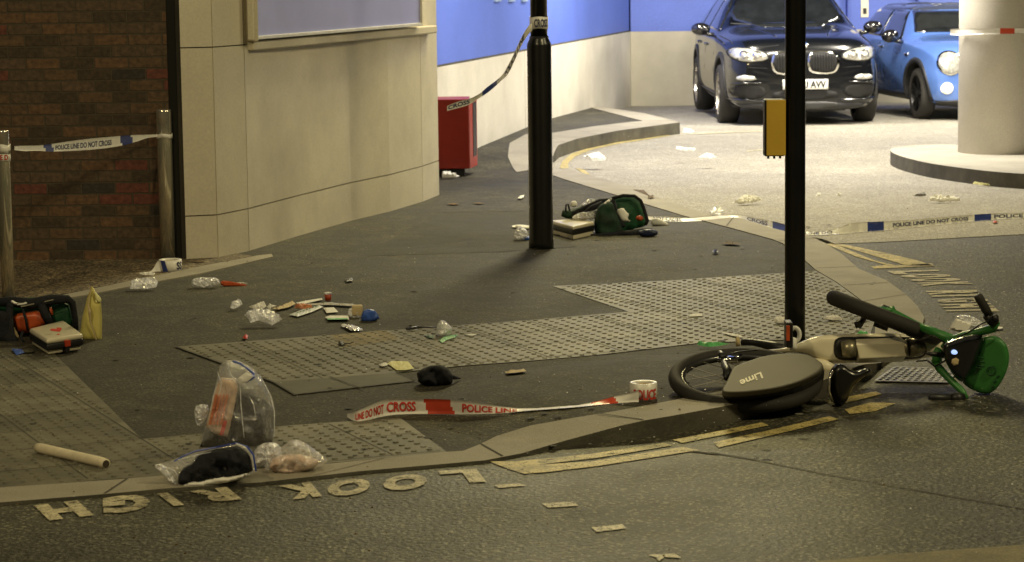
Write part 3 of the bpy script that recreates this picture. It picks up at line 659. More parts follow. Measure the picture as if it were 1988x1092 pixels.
# ------------------------------------------------------------------ tape
def ribbon(name, ctrl, blocks, texts, mats, label, cat='tape', group=None, parent=None, vcrump=.0, extra=None, th=.0012, seg=4):
    """ctrl: (px, y_top, y_bottom, Y_top, Y_bottom) along the tape; blocks (px0, px1, slant); texts (px0, px1, string, v0, v1)"""
    pts = [(p[0], p[1], p[2], p[3], p[4]) for p in ctrl]
    sm = smooth_poly(pts, 2, closed=False)
    if sm[0][0] > sm[-1][0]: sm.reverse()
    def ev(px, v):
        for a, b in zip(sm, sm[1:]):
            if px <= b[0] or b is sm[-1]:
                t = (px - a[0]) / max(1e-6, b[0] - a[0]); q = [a[k] + (b[k] - a[k]) * t for k in range(5)]; break
        y = q[2] + (q[1] - q[2]) * v; Y = q[4] + (q[3] - q[4]) * v
        P = PY(px, y, Y)
        if vcrump: P = P + Vector((0, -1, .2)) * vcrump * (noise.noise(P * 25) + .5 * noise.noise(P * 60))
        return P
    x0, x1 = sm[0][0], sm[-1][0]; n = max(24, int((x1 - x0) / 4)); nv = seg; bm = bmesh.new(); G_ = []
    for i in range(n + 1):
        x = x0 + (x1 - x0) * i / n; col = []
        for j in range(nv + 1): col.append((bm.verts.new(ev(x, j / nv)), bm.verts.new(ev(x, j / nv) + Vector((0, th, -th * .3)))))
        G_.append(col)
    for i in range(n):
        xm = x0 + (x1 - x0) * (i + .5) / n
        for j in range(nv):
            vm = (j + .5) / nv; mi = 0
            for (a, b_, s) in blocks:
                if a + s * (1 - vm) <= xm <= b_ + s * (1 - vm): mi = 1
            f = bm.faces.new((G_[i][j][0], G_[i + 1][j][0], G_[i + 1][j + 1][0], G_[i][j + 1][0])); f.material_index = mi
            f = bm.faces.new((G_[i][j + 1][1], G_[i + 1][j + 1][1], G_[i + 1][j][1], G_[i][j][1])); f.material_index = mi
        for j, q in ((0, 1), (nv, 0)):
            A = [G_[i][j][0], G_[i][j][1], G_[i + 1][j][1], G_[i + 1][j][0]]
            if q: A.reverse()
            bm.faces.new(A)
    o = obj(name, bm, mats[:2], parent, True)
    if label: tag(o, label, cat, group)
    if texts:
        L = []
        for (a, b_, s, v0, v1) in texts:
            nch = len(s)
            L.append(text_on(s, lambda u, v, a=a, b_=b_, v0=v0, v1=v1: ev(a + (b_ - a) * u, v0 + (v1 - v0) * v) + Vector((0, -.003, .0008)), .03))
        l = obj('lettering', joinvf(L), mats[2], o)
    return o
WB = [TAPEW, TAPEB, INKB]; WR = [TAPEW, TAPER, INKR]
yl, yr = bL[0].y - bL[1] - .004, bR[0].y - bR[1] - .004
def ly(px): return yl + (yr - yl) * (px - 30) / 275
ribbon('police_tape', [(28, 284, 292, ly(28), ly(28)), (48, 283, 294, ly(48), ly(48)), (75, 283, 293, ly(75), ly(75)), (100, 280, 295, ly(100), ly(100)), (125, 276, 294, ly(125), ly(125)), (170, 270, 292, ly(170), ly(170)), (225, 265, 286, ly(225), ly(225)), (262, 262, 277, ly(262), ly(262)), (285, 262, 268, ly(285), ly(285)), (306, 261, 266, ly(306), ly(306))],
       [(83, 98, 8), (234, 255, 2)], [(108, 217, 'POLICE LINE DO NOT CROSS', .2, .72)], WB, 'white and blue police tape strung between the two steel bollards', vcrump=.004)
def band(name, c, r, z0, z1, m, a0=0, a1=360, parent=None, wob=.0):
    bm = bmesh.new(); n = 48; cols = []
    for i in range(n + 1):
        a = R(a0 + (a1 - a0) * i / n); w_ = wob * math.sin(a * 3) 
        rr = r + .0015 * math.sin(a * 7)
        cols.append([bm.verts.new((c.x + q * math.cos(a), c.y + q * math.sin(a), z + w_)) for q, z in ((rr, z0), (rr, (z0 + z1) / 2), (rr, z1), (rr - .001, z1), (rr - .001, z0))])
    for a, b in zip(cols, cols[1:]):
        for j in range(5): bm.faces.new((a[j], b[j], b[(j + 1) % 5], a[(j + 1) % 5]))
    bmesh.ops.recalc_face_normals(bm, faces=bm.faces)
    return obj(name, bm, m, parent, True)
def ztop(px, py, Y): return PY(px, py, Y).z
def cyl_text(s, c, r, a0, a1, z0, z1, m, parent):
    return obj('lettering', text_on(s, lambda u, v: (c.x + r * math.cos(R(a0 + (a1 - a0) * u)), c.y + r * math.sin(R(a0 + (a1 - a0) * u)), z0 + (z1 - z0) * v), .03), m, parent)
o = band('tape_wrap', bL[0], bL[1] + .004, ztop(16, 297, bL[0].y), ztop(16, 281, bL[0].y), TAPEW, wob=.004)
tag(o, 'twisted white tape knotted round the left steel bollard', 'tape')
o = band('tape_wrap', bL[0], bL[1] + .0035, ztop(16, 313, bL[0].y), ztop(16, 299, bL[0].y), TAPEW); tag(o, 'red lettered white tape wrapped round the left steel bollard just below the knot', 'tape')
cyl_text('CE D', bL[0], bL[1] + .0065, 225, 320, ztop(16, 310, bL[0].y), ztop(16, 300, bL[0].y), INKR, o)
o = band('tape_wrap', bR[0], bR[1] + .004, ztop(322, 268, bR[0].y), ztop(322, 260, bR[0].y), TAPEW, wob=.004); tag(o, 'narrow twisted tape round the steel bollard next to the cream wall', 'tape')
lb, lr, lz = LP
o = band('tape_wrap', lb, lr + .005, ztop(1047, 56, lb.y), ztop(1047, 33, lb.y), TAPEW, wob=.003); tag(o, 'white police tape wrapped round the upper shaft of the black lamp post', 'tape')
cyl_text('CROSS', lb, lr + .0075, 240, 330, ztop(1047, 53, lb.y), ztop(1047, 37, lb.y), INKB, o)
yy = lb.y - lr
ribbon('police_tape', [(1033, 44, 60, yy, yy - .02), (1026, 50, 66, yy - .03, yy), (1012, 72, 88, yy, yy), (998, 105, 122, yy - .02, yy), (985, 130, 148, yy, yy), (976, 146, 154, yy, yy - .03), (962, 158, 168, yy, yy), (945, 170, 182, yy, yy), (930, 184, 191, yy - .03, yy), (912, 192, 204, yy, yy), (890, 197, 210, yy, yy), (868, 206, 216, yy, yy)],
       [(938, 968, -4)], [(870, 912, 'CROSS', .15, .85), (980, 1018, 'POLICE LINE', .15, .85)], WB, 'loose end of police tape hanging from the black lamp post over the red cabinet', vcrump=.006)
# tape on the ground to the right
def gy(px, py): return GP(px, py).y
def gt(px, yt, yb, lift=0): Y = gy(px, yb + lift) - .08; return (px, yt, yb, Y + .07, Y)
ribbon('police_tape', [gt(1252, 419, 426), gt(1290, 420, 430), gt(1330, 424, 431), gt(1380, 419, 428), gt(1432, 416, 422), gt(1470, 424, 436), gt(1520, 434, 450), gt(1560, 448, 457), gt(1590, 450, 457), gt(1625, 444, 455), gt(1650, 434, 453), gt(1665, 432, 451), gt(1700, 431, 449), gt(1760, 428, 443), gt(1830, 422, 436), gt(1900, 416, 429), gt(1960, 414, 425), gt(2040, 412, 423)],
       [(1500, 1524, 0), (1684, 1716, 0), (1893, 1922, 0)], [(1268, 1322, 'NOT CROSS', .15, .85), (1450, 1490, 'CROSS', .2, .8), (1563, 1616, 'LINE DO', .2, .8), (1733, 1880, 'POLICE LINE DO NOT CROSS', .25, .75), (1930, 1986, 'POLICE', .2, .8)], WB, 'long police tape trailing along the ground from the green bag to the right edge', vcrump=.01)
o = ribbon('police_tape', [(1845, 57, 68, cc.y - cR + .3, cc.y - cR + .3), (1862, 56, 69, cc.y - cR * .3, cc.y - cR * .3), (1880, 56, 68, cc.y - cR * .7, cc.y - cR * .7), (1900, 56, 67, cc.y - cR * .9, cc.y - cR * .9), (1950, 55, 66, cc.y - cR - .012, cc.y - cR - .012), (2010, 56, 66, cc.y - cR * .95, cc.y - cR * .95)], [(1942, 1968, 0)], [], WR, 'white and red tape drawn across the round concrete column', vcrump=.003)
# red and white tape with its roll
Y0 = gy(760, 806)
def rt(px, yt, yb, dY=0, gr=None): Y = gy(px, gr or yb) - .05; return (px, yt, yb, Y + dY, Y)
ribbon('barrier_tape', [rt(674, 803, 810, .05), rt(690, 800, 820, .01), rt(715, 789, 816, .01), rt(745, 776, 808), rt(770, 775, 805), rt(800, 775, 804), rt(850, 775, 804), rt(900, 778, 805), rt(940, 784, 804, .01), rt(980, 791, 803, .03), rt(1020, 794, 798, .07), rt(1080, 790, 794, .07), rt(1130, 786, 790, .07), rt(1165, 778, 786, .05), rt(1200, 768, 783, .02), rt(1228, 762, 781), rt(1240, 757, 781)],
       [(821, 872, 12), (1146, 1192, 8)], [(690, 745, 'LINE DO NOT', .15, .75), (751, 807, 'CROSS', .18, .82), (897, 956, 'POLICE', .14, .78), (962, 1004, 'LINE', .1, .8)], WR, 'white and red lettered tape stretched over the pavement towards its roll', vcrump=.004)
def tape_roll(px, pyb, rpx, name, label, m, texts, ink, hgt=.074):
    g = GP(px, pyb); r = rpx * g.y / F; c = Vector((g.x, g.y + r, g.z + .006)); bm = bmesh.new(); n = 40; rings = []
    prof = [(r, 0), (r, hgt * .5), (r, hgt), (r - .003, hgt + .001), (r * .66, hgt - .001), (r * .64, hgt * .9), (r * .64, 0)]
    for k in range(n):
        a = 2 * math.pi * k / n; rings.append([bm.verts.new((c.x + q * math.cos(a), c.y + q * math.sin(a), c.z + z)) for q, z in prof])
    for k in range(n):
        A, Bq = rings[k], rings[(k + 1) % n]
        for j in range(len(prof)):
            f = bm.faces.new((A[j], Bq[j], Bq[(j + 1) % len(prof)], A[(j + 1) % len(prof)]))
            f.material_index = 1 if j >= 5 else 0
    bmesh.ops.recalc_face_normals(bm, faces=bm.faces)
    o = tag(obj(name, bm, [m, TAN], None, True), label, 'tape roll')
    for s, a0, a1, v0, v1 in texts: cyl_text(s, c, r + .002, a0, a1, c.z + hgt * v0, c.z + hgt * v1, ink, o)
    return c, r, o
tape_roll(1251, 783, 27, 'tape_roll', 'roll of white tape with red lettering standing on the pavement beside the fallen bicycle', TAPEW, [('POLICE', 222, 328, .08, .70)], INKR)
c_, r_, ro = tape_roll(328, 531, 22.5, 'tape_roll', 'roll of white tape with dark blue lettering in front of the right steel bollard', TAPEW, [('SS', 310, 350, .18, .85)], INKB)
obj('blue_band', joinvf([([(c_.x + (r_ + .002) * math.cos(R(a)), c_.y + (r_ + .002) * math.sin(R(a)), c_.z + z) for z in (0.0, .073) for a in [222 + 4 * i + (1 - z / .073) * 18 for i in range(8)]], [(i, i + 1, i + 9, i + 8) for i in range(7)])]), TAPEB, ro)
tY = c_.y - r_ * .7
ribbon('tape_tail', [(267, 531, 534, tY - .05, tY - .05), (290, 529, 534, tY - .04, tY - .05), (298, 522, 534, tY, tY - .02), (306, 506, 533, tY + .02, tY - .01), (312, 505, 532, tY + .02, tY)], [], [], WB, 'loose white tail of the blue lettered tape roll by the bollard', vcrump=.003)
# ------------------------------------------------------------------ cars
GLASS = M('car_glass', (.012, .014, .016), .06, var=.3, spec=.8, coat=.6)
CHROME = M('chrome', (.75, .75, .72), .12, metal=1); TRIM = M('black_trim', (.015, .015, .015), .5)
HOLE = M('grille_hole', (.004, .004, .004), .7)
LENS = M('lamp_lens', (.50, .50, .46), .12, metal=.35, var=.35, vs=30, coat=1, bump=.25, bs=40)
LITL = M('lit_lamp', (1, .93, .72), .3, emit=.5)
ALLOY = M('alloy_rim', (.42, .40, .37), .3, metal=.9); DALLOY = M('dark_alloy', (.02, .02, .02), .35, metal=.5)
def car(name, loc, rz, label, st, wheels, wr, ww, paint, rim, roofm=None):
    root = thing(name, loc, label, 'car', None, rz); root_m = mat_of(root)
    bm = bmesh.new(); rings = []
    for x, wbm, wl, wm, ws, zb, wr_, zr, zt, z0 in st:
        half = [(0, z0), (wbm, z0), (wl, z0 + .12), (wm, .40 * zb + .6 * z0 + .12), (ws + (wm - ws) * .35, zb * .8 + .03), (ws, zb), (ws + (wr_ - ws) * .12, zb + (zr - zb) * .08), (wr_, zr), (wr_ * .72, zr + (zt - zr) * .8), (0, zt)]
        full = half + [(-y, z) for y, z in reversed(half[1:-1])]
        rings.append([bm.verts.new((x, y, z)) for y, z in full])
    n = len(rings[0])
    for a, b_ in zip(rings, rings[1:]):
        for k in range(n): bm.faces.new((a[k], a[(k + 1) % n], b_[(k + 1) % n], b_[k]))
    bm.faces.new(rings[0]); bm.faces.new(list(reversed(rings[-1])))
    bmesh.ops.recalc_face_normals(bm, faces=bm.faces)
    me = from_bm(bm); o = bpy.data.objects.new('tmp', me); C.objects.link(o)
    s = o.modifiers.new('s', 'SUBSURF'); s.levels = 3; s.render_levels = 3
    def evalmesh(ob):
        dg = bpy.context.evaluated_depsgraph_get(); dg.update(); return bpy.data.meshes.new_from_object(ob.evaluated_get(dg))
    full = evalmesh(o); bv = BVHTree.FromPolygons([v.co for v in full.vertices], [tuple(p.vertices) for p in full.polygons])
    # wheel wells
    cb_ = bmesh.new()
    for wx in wheels:
        for sd in (-1, 1):
            prof = [(wr + .055, .0), (wr + .055, .6)]; nn = 36; A = []
            for r_, y in prof: A.append([cb_.verts.new((wx + r_ * math.cos(2 * math.pi * k / nn), sd * (.52 + y), wr + .01 + r_ * math.sin(2 * math.pi * k / nn))) for k in range(nn)])
            for k in range(nn): cb_.faces.new((A[0][k], A[0][(k + 1) % nn], A[1][(k + 1) % nn], A[1][k]))
            cb_.faces.new(list(reversed(A[0]))); cb_.faces.new(A[1])
    bmesh.ops.recalc_face_normals(cb_, faces=cb_.faces)
    cme = from_bm(cb_); co = bpy.data.objects.new('cut', cme); C.objects.link(co)
    o2 = bpy.data.objects.new('tmp2', full.copy()); C.objects.link(o2); md = o2.modifiers.new('b', 'BOOLEAN'); md.object = co; md.operation = 'DIFFERENCE'; md.solver = 'EXACT'
    body = evalmesh(o2)
    for q in (o, co, o2): bpy.data.objects.remove(q)
    body.materials.clear(); 
    for m in (paint, TRIM, roofm or paint): body.materials.append(m)
    for p in body.polygons:
        c = p.center; p.use_smooth = True; p.material_index = 2 if c.z > 1.30 else 0
        for wx in wheels:
            d = math.hypot(c.x - wx, c.z - wr - .01)
            if d < wr + .056 and abs(p.normal.y) < .95 and d > wr + .045 and abs(c.y) < .95 and (p.normal.x * (wx - c.x) + p.normal.z * (wr + .01 - c.z)) > .2 * d: p.material_index = 1
            if d < wr + .05 and abs(c.y) < .6: p.material_index = 1
    b = link('body', body, [paint], root, world=False)
    try: body.set_sharp_from_angle(angle=R(35))
    except Exception: pass
    def decal(nm, poly, ax, off, m, par=None, res=.04, sm=1, th=.006):
        par = par or root
        poly = smooth_poly(poly, sm) if sm else poly
        v, f = tri2d(poly, res); out = []
        for p in v:
            if ax == 'F': oo, dd = Vector((3, p.x, p.y)), Vector((-1, 0, 0))
            elif ax == 'R': oo, dd = Vector((p.x, -3, p.y)), Vector((0, 1, 0))
            elif ax == 'L': oo, dd = Vector((p.x, 3, p.y)), Vector((0, -1, 0))
            elif ax == 'T': oo, dd = Vector((p.x, p.y, 4)), Vector((0, 0, -1))
            h = bv.ray_cast(oo, dd)
            hit = h[0] if h[0] is not None else oo + dd * 3; nrm = h[1] if h[1] is not None else -dd
            if nrm.dot(dd) > 0: nrm = -nrm
            out.append((hit + nrm * off, hit - nrm * th))
        V = [a for a, _ in out] + [c for _, c in out]; k = len(out); F_ = []
        for t in f: F_ += [tuple(t), tuple(k + i for i in reversed(t))]
        es = {}
        for t in f:
            for i in range(3):
                e = (t[i], t[(i + 1) % 3]); es[e] = 1
        for (i, j) in es:
            if (j, i) not in es: F_.append((j, i, k + i, k + j))
        bm_ = bmesh.new(); vs = [bm_.verts.new(q) for q in V]
        for q in F_:
            try: bm_.faces.new([vs[i] for i in q])
            except ValueError: pass
        bmesh.ops.recalc_face_normals(bm_, faces=bm_.faces)
        return obj(nm, bm_, m, par, True, world=False)
    for wx in wheels:
        for sd in (-1, 1):
            yo = sd * ww[0]; T = bmesh.new(); prof = []
            for a in range(13):
                t_ = a / 12; ang = math.pi * t_; prof.append((wr - .035 + .035 * math.sin(ang) ** .5 if 0 < t_ < 1 else wr - .06, -ww[1] / 2 + ww[1] * t_))
            prof = [(wr * .70, -ww[1] / 2 + .01)] + prof + [(wr * .70, ww[1] / 2 - .01)]
            nn = 40; rr = [[T.verts.new((wx + q * math.cos(2 * math.pi * k / nn), yo - sd * ww[1] / 2 + y, wr + q * math.sin(2 * math.pi * k / nn))) for k in range(nn)] for q, y in prof]
            for a, c in zip(rr, rr[1:]):
                for k in range(nn): T.faces.new((a[k], a[(k + 1) % nn], c[(k + 1) % nn], c[k]))
            bmesh.ops.recalc_face_normals(T, faces=T.faces)
            we = obj('wheel', T, TYRE, root, True, world=False)
            Rm = bmesh.new(); yf = yo - sd * .012
            q = [(wr * .715, yf), (wr * .68, yf), (wr * .66, yf - sd * .05), (wr * .66, yf - sd * .12)]
            rr = [[Rm.verts.new((wx + a * math.cos(2 * math.pi * k / nn), y, wr + a * math.sin(2 * math.pi * k / nn))) for k in range(nn)] for a, y in q]
            for a, c in zip(rr, rr[1:]):
                for k in range(nn): Rm.faces.new((a[k], a[(k + 1) % nn], c[(k + 1) % nn], c[k]))
            for k in range(5):
                for e in (-.16, .16):
                    a = 2 * math.pi * k / 5 + .3; ca, sa = math.cos(a + e * .5), math.sin(a + e * .5); cb2, sb2 = math.cos(a + e * 1.3), math.sin(a + e * 1.3)
                    p0 = Vector((wx + ca * .05, yf - sd * .03, wr + sa * .05)); p1 = Vector((wx + cb2 * wr * .68, yf - sd * .01, wr + sb2 * wr * .68))
                    d = (p1 - p0).normalized(); s_ = Vector((-d.z, 0, d.x)) * .017; y_ = Vector((0, sd * .016, 0))
                    hexa(Rm, [p0 - s_ - y_, p0 + s_ - y_, p1 + s_ - y_, p1 - s_ - y_, p0 - s_, p0 + s_, p1 + s_, p1 - s_])
            tube(Rm, [(wx, yf - sd * .06, wr), (wx, yf - sd * .005, wr)], .06, 20)
            bmesh.ops.recalc_face_normals(Rm, faces=Rm.faces)
            obj('rim', Rm, rim, we, world=False)
            dk = bmesh.new(); tube(dk, [(wx, yf - sd * .14, wr), (wx, yf - sd * .12, wr)], wr * .66, 32); obj('brake_disc', dk, HOLE, we, world=False)
    return root, decal, bv
def mir(p): return [(-y, z) for y, z in reversed(p)]
NAVY = M('dark_blue_paint', (.004, .005, .007), .22, metal=.1, var=.05, coat=.6)
st = [(.885, .40, .50, .60, .55, .66, .42, .80, .85, .24), (.85, .62, .74, .78, .74, .78, .62, .92, .97, .20), (.72, .74, .85, .88, .82, .88, .70, 1.00, 1.045, .19), (.40, .80, .90, .925, .88, .95, .76, 1.06, 1.10, .20),
      (-.30, .82, .92, .94, .90, 1.01, .76, 1.10, 1.145, .21), (-.62, .82, .92, .945, .91, 1.03, .76, 1.13, 1.175, .21), (-.80, .82, .92, .945, .91, 1.04, .74, 1.22, 1.27, .21), (-1.25, .82, .92, .945, .91, 1.05, .65, 1.52, 1.575, .21),
      (-1.55, .82, .92, .945, .91, 1.06, .62, 1.585, 1.65, .21), (-2.6, .82, .92, .945, .90, 1.08, .61, 1.59, 1.66, .22), (-3.2, .80, .91, .94, .89, 1.10, .59, 1.55, 1.61, .24), (-3.62, .76, .88, .91, .86, 1.08, .60, 1.32, 1.37, .28), (-3.78, .66, .80, .84, .80, .95, .62, 1.05, 1.08, .32)]
f1, f2 = G(1413, 236), G(1667, 241)
org = Vector(((f1.x + f2.x) / 2 + .05, (f1.y + f2.y) / 2 + .12, 0)); org.z = gz(org.x, org.y + 1)
suv, dc, bv = car('parked_car', org, R(-90 + 1.0), 'dark blue four wheel drive car parked nose out before the blue wall', st, (0, -2.864), .365, (.945, .25), NAVY, ALLOY)
TX = M('lower_trim', (.02, .02, .022), .5)
dc('windscreen', [(-.76, 1.15), (.76, 1.15), (.63, 1.56), (.3, 1.60), (-.3, 1.60), (-.63, 1.56)], 'F', .005, GLASS, res=.08)
for sd in ('R', 'L'):
    dc('side_window', [(-.75, 1.10), (-1.62, 1.12), (-1.62, 1.53), (-1.30, 1.50), (-1.15, 1.42)], sd, .006, GLASS, res=.07, sm=0)
    dc('side_window', [(-1.70, 1.12), (-2.55, 1.14), (-2.50, 1.52), (-1.70, 1.53)], sd, .006, GLASS, res=.07, sm=0)
    dc('side_window', [(-2.63, 1.15), (-3.25, 1.20), (-3.05, 1.45), (-2.58, 1.52)], sd, .006, GLASS, res=.07, sm=0)
    dc('sill_trim', [(-.50, .22), (-2.36, .22), (-2.36, .36), (-.50, .36)], sd, .012, TX, res=.1, sm=0)
    for a0 in (0, -2.864):
        arc = [(a0 + .50 * math.cos(R(t)), .375 + .50 * math.sin(R(t))) for t in range(-5, 186, 10)] + [(a0 + .43 * math.cos(R(t)), .375 + .43 * math.sin(R(t))) for t in range(185, -6, -10)]
        dc('arch_trim', arc, sd, .012, TX, res=.08, sm=0)
    for dx, ww_ in ((-.62, .01), (-1.66, .01), (-2.60, .01)):
        dc('door_gap', [(dx, .42), (dx + ww_, .42), (dx + ww_, 1.06), (dx, 1.06)], sd, .002, HOLE, res=.2, sm=0)
    for dx in (-1.52, -2.46): dc('door_handle', [(dx, .90), (dx - .16, .91), (dx - .16, .935), (dx, .93)], sd, .028, NAVY, res=.05)
for s in (1, -1):
    g = lambda p: p if s == 1 else mir(p)
    dc('headlight_bezel', g([(.41, .79), (.70, .76), (.86, .82), (.88, .905), (.81, .945), (.62, .935), (.44, .89)]), 'F', .006, HOLE)
    k = dc('kidney_grille', g([(.03, .68), (.10, .635), (.32, .625), (.39, .68), (.40, .80), (.36, .875), (.28, .90), (.08, .90), (.03, .84)]), 'F', .020, CHROME)
    dc('grille_mesh', g([(.055, .69), (.11, .655), (.31, .645), (.365, .69), (.375, .79), (.34, .855), (.27, .88), (.09, .88), (.055, .83)]), 'F', .026, HOLE, k)
    for i in range(8):
        y = .09 + i * .032; dc('grille_bar', g([(y, .665), (y + .009, .665), (y + .009, .865), (y, .865)]), 'F', .034, M('grille_bar_grey', (.03, .03, .03), .35, metal=.3) if i == 0 and s == 1 else bpy.data.materials['grille_bar_grey'], k, sm=0)
    h = dc('headlight', g([(.43, .80), (.70, .775), (.84, .83), (.86, .90), (.80, .935), (.62, .925), (.46, .88)]), 'F', .012, LENS)
    for cy in (.56, .70):
        dc('lamp_ring', g([(cy + .052 * math.cos(R(a)), .848 + .052 * math.sin(R(a))) for a in range(0, 360, 30)]), 'F', .022, CHROME, h)
        dc('lamp_eye', g([(cy + .036 * math.cos(R(a)), .848 + .036 * math.sin(R(a))) for a in range(0, 360, 30)]), 'F', .028, M('eye', (.30, .29, .27), .08, coat=1), h)
    dc('fog_lamp', g([(.56, .565), (.78, .56), (.80, .60), (.74, .625), (.60, .62)]), 'F', .014, LENS)
    dc('air_intake', g([(.44, .40), (.56, .34), (.80, .36), (.83, .50), (.72, .53), (.50, .50)]), 'F', .010, HOLE)
    dc('bumper_blade', g([(.40, .34), (.44, .30), (.86, .32), (.86, .36), (.56, .335)]), 'F', .022, NAVY)
    dc('fog_bezel', g([(.50, .528), (.84, .515), (.86, .535), (.52, .548)]), 'F', .026, NAVY)
    dc('hood_line', g([(.30, .965), (.62, .935), (.84, .91), (.84, .916), (.62, .942), (.30, .972)]), 'F', .002, HOLE, res=.1, sm=0)
    dc('mirror_line', g([(.44, .70), (.86, .72), (.86, .727), (.44, .707)]), 'F', .003, HOLE, res=.1, sm=0)
    # mirror
    mb = bmesh.new(); yy_ = s
    bmesh.ops.create_icosphere(mb, subdivisions=3, radius=1, matrix=Matrix.Translation((-.80, 1.065 * s, 1.125)) @ Matrix.Diagonal((.08, .12, .08, 1)))
    tube(mb, [(-.80, .90 * s, 1.05), (-.80, .97 * s, 1.06), (-.80, 1.05 * s, 1.09)], .028, 8)
    obj('wing_mirror', mb, M('mirror_black', (.008, .008, .01), .15, coat=1), suv, True, world=False)
dc('lower_intake', [(-.40, .33), (.40, .33), (.36, .45), (-.36, .45)], 'F', .012, HOLE)
dc('lower_valance', [(-.80, .205), (.80, .205), (.86, .29), (-.86, .29)], 'F', .010, TX, res=.08, sm=0)
dc('skid_plate', [(-.36, .225), (.36, .225), (.42, .31), (-.42, .31)], 'F', .014, M('skid_grey', (.04, .04, .04), .45))
pl = dc('number_plate', [(-.265, .455), (.265, .455), (.265, .57), (-.265, .57)], 'F', .035, M('plate_white', (.85, .85, .82), .4), sm=0, th=.0)
xp = 3 - (bv.ray_cast(Vector((3, 0, .63)), Vector((-1, 0, 0)))[3])
def ptxt(u, v):                                                    # read from the front: image right is the car's left (+y)
    y = .055 + .185 * u; z = .472 + .080 * v
    h = bv.ray_cast(Vector((3, y, z)), Vector((-1, 0, 0)))[0]; return (h.x + .040, y, z)
obj('plate_lettering', text_on('AVV', ptxt, .03), HOLE, pl, world=False)
obj('plate_lettering', text_on('J', lambda u, v: (ptxt(0, v)[0], -.005 + .035 * u, .472 + .08 * v), .01), HOLE, pl, world=False)
bd = dc('badge', [(.042 * math.cos(R(a)), .965 + .036 * math.sin(R(a))) for a in range(0, 360, 24)], 'F', .014, CHROME, res=.03)
for a0 in (0, 180): dc('badge_quarter', [(0, .965)] + [(.026 * math.cos(R(a0 + a)), .965 + .022 * math.sin(R(a0 + a))) for a in range(0, 91, 15)], 'F', .019, BLUEP, bd, res=.03, sm=0)
for a0 in (90, 270): dc('badge_quarter', [(0, .965)] + [(.026 * math.cos(R(a0 + a)), .965 + .022 * math.sin(R(a0 + a))) for a in range(0, 91, 15)], 'F', .019, PAPER, bd, res=.03, sm=0)
for s in (1, -1):
    dc('bonnet_crease', [(.55, .30 * s), (-.45, .52 * s), (-.45, .535 * s), (.55, .315 * s)], 'T', .006, NAVY, res=.1, sm=0); dc('bonnet_gap', [(.45, .80 * s), (-.50, .86 * s), (-.50, .868 * s), (.45, .808 * s)], 'T', .002, HOLE, res=.1, sm=0)
    rb_ = bmesh.new(); tube(rb_, [(-1.35, .60 * s, 1.60), (-1.55, .61 * s, 1.655), (-2.6, .60 * s, 1.67), (-3.2, .57 * s, 1.62)], .018, 8); obj('roof_rail', rb_, CHROME, suv, True, world=False)
wp = bmesh.new(); tube(wp, [(-.56, .45, 1.17), (-.72, .02, 1.20)], .008, 6); tube(wp, [(-.56, -.35, 1.17), (-.72, -.70, 1.19)], .008, 6); obj('wiper', wp, TRIM, suv, world=False)
# small light blue car
ROOFM = M('roof_grey_blue', (.05, .06, .10), .25, coat=1)
SKY_ = M('light_blue_paint', (.11, .22, .60), .22, metal=.2, var=.05, coat=1.0)
st2 = [(.62, .35, .48, .56, .52, .55, .40, .68, .72, .20), (.57, .58, .68, .72, .68, .70, .56, .82, .86, .17), (.42, .68, .76, .80, .74, .80, .62, .90, .93, .16), (.10, .74, .82, .85, .79, .87, .66, .945, .98, .17),
       (-.35, .76, .83, .855, .81, .90, .68, .97, 1.0, .18), (-.52, .76, .83, .855, .81, .91, .68, 1.02, 1.05, .18), (-.62, .76, .83, .855, .81, .915, .66, 1.10, 1.13, .18), (-.92, .76, .83, .855, .80, .92, .60, 1.325, 1.36, .18),
       (-1.15, .76, .83, .855, .80, .92, .585, 1.355, 1.40, .18), (-2.1, .76, .83, .855, .79, .93, .575, 1.36, 1.405, .19), (-2.75, .74, .81, .84, .77, .94, .55, 1.32, 1.36, .2), (-2.98, .70, .78, .80, .75, .92, .58, 1.10, 1.12, .22), (-3.10, .60, .70, .74, .70, .8, .58, .92, .95, .26)]
fw_ = G(1787, 234)
yawm = R(-90 + 7.5); hd = Vector((math.cos(yawm), math.sin(yawm), 0)); lf = Vector((-hd.y, hd.x, 0))
og = fw_ + lf * .79 + Vector((0, .25, 0)); og.z = gz(og.x, og.y)
mini, dm, bv2 = car('parked_car', og, yawm, 'small light blue car with round headlights parked beside the concrete column', st2, (0, -2.495), .315, (.82, .19), SKY_, DALLOY, ROOFM)
dm('windscreen', [(-.66, 1.04), (.66, 1.04), (.57, 1.29), (-.57, 1.29)], 'F', .010, GLASS, res=.04, sm=0)
dm('roof', [(-1.02, -.52), (-2.85, -.50), (-2.85, .50), (-1.02, .52)], 'T', .012, ROOFM, res=.12)
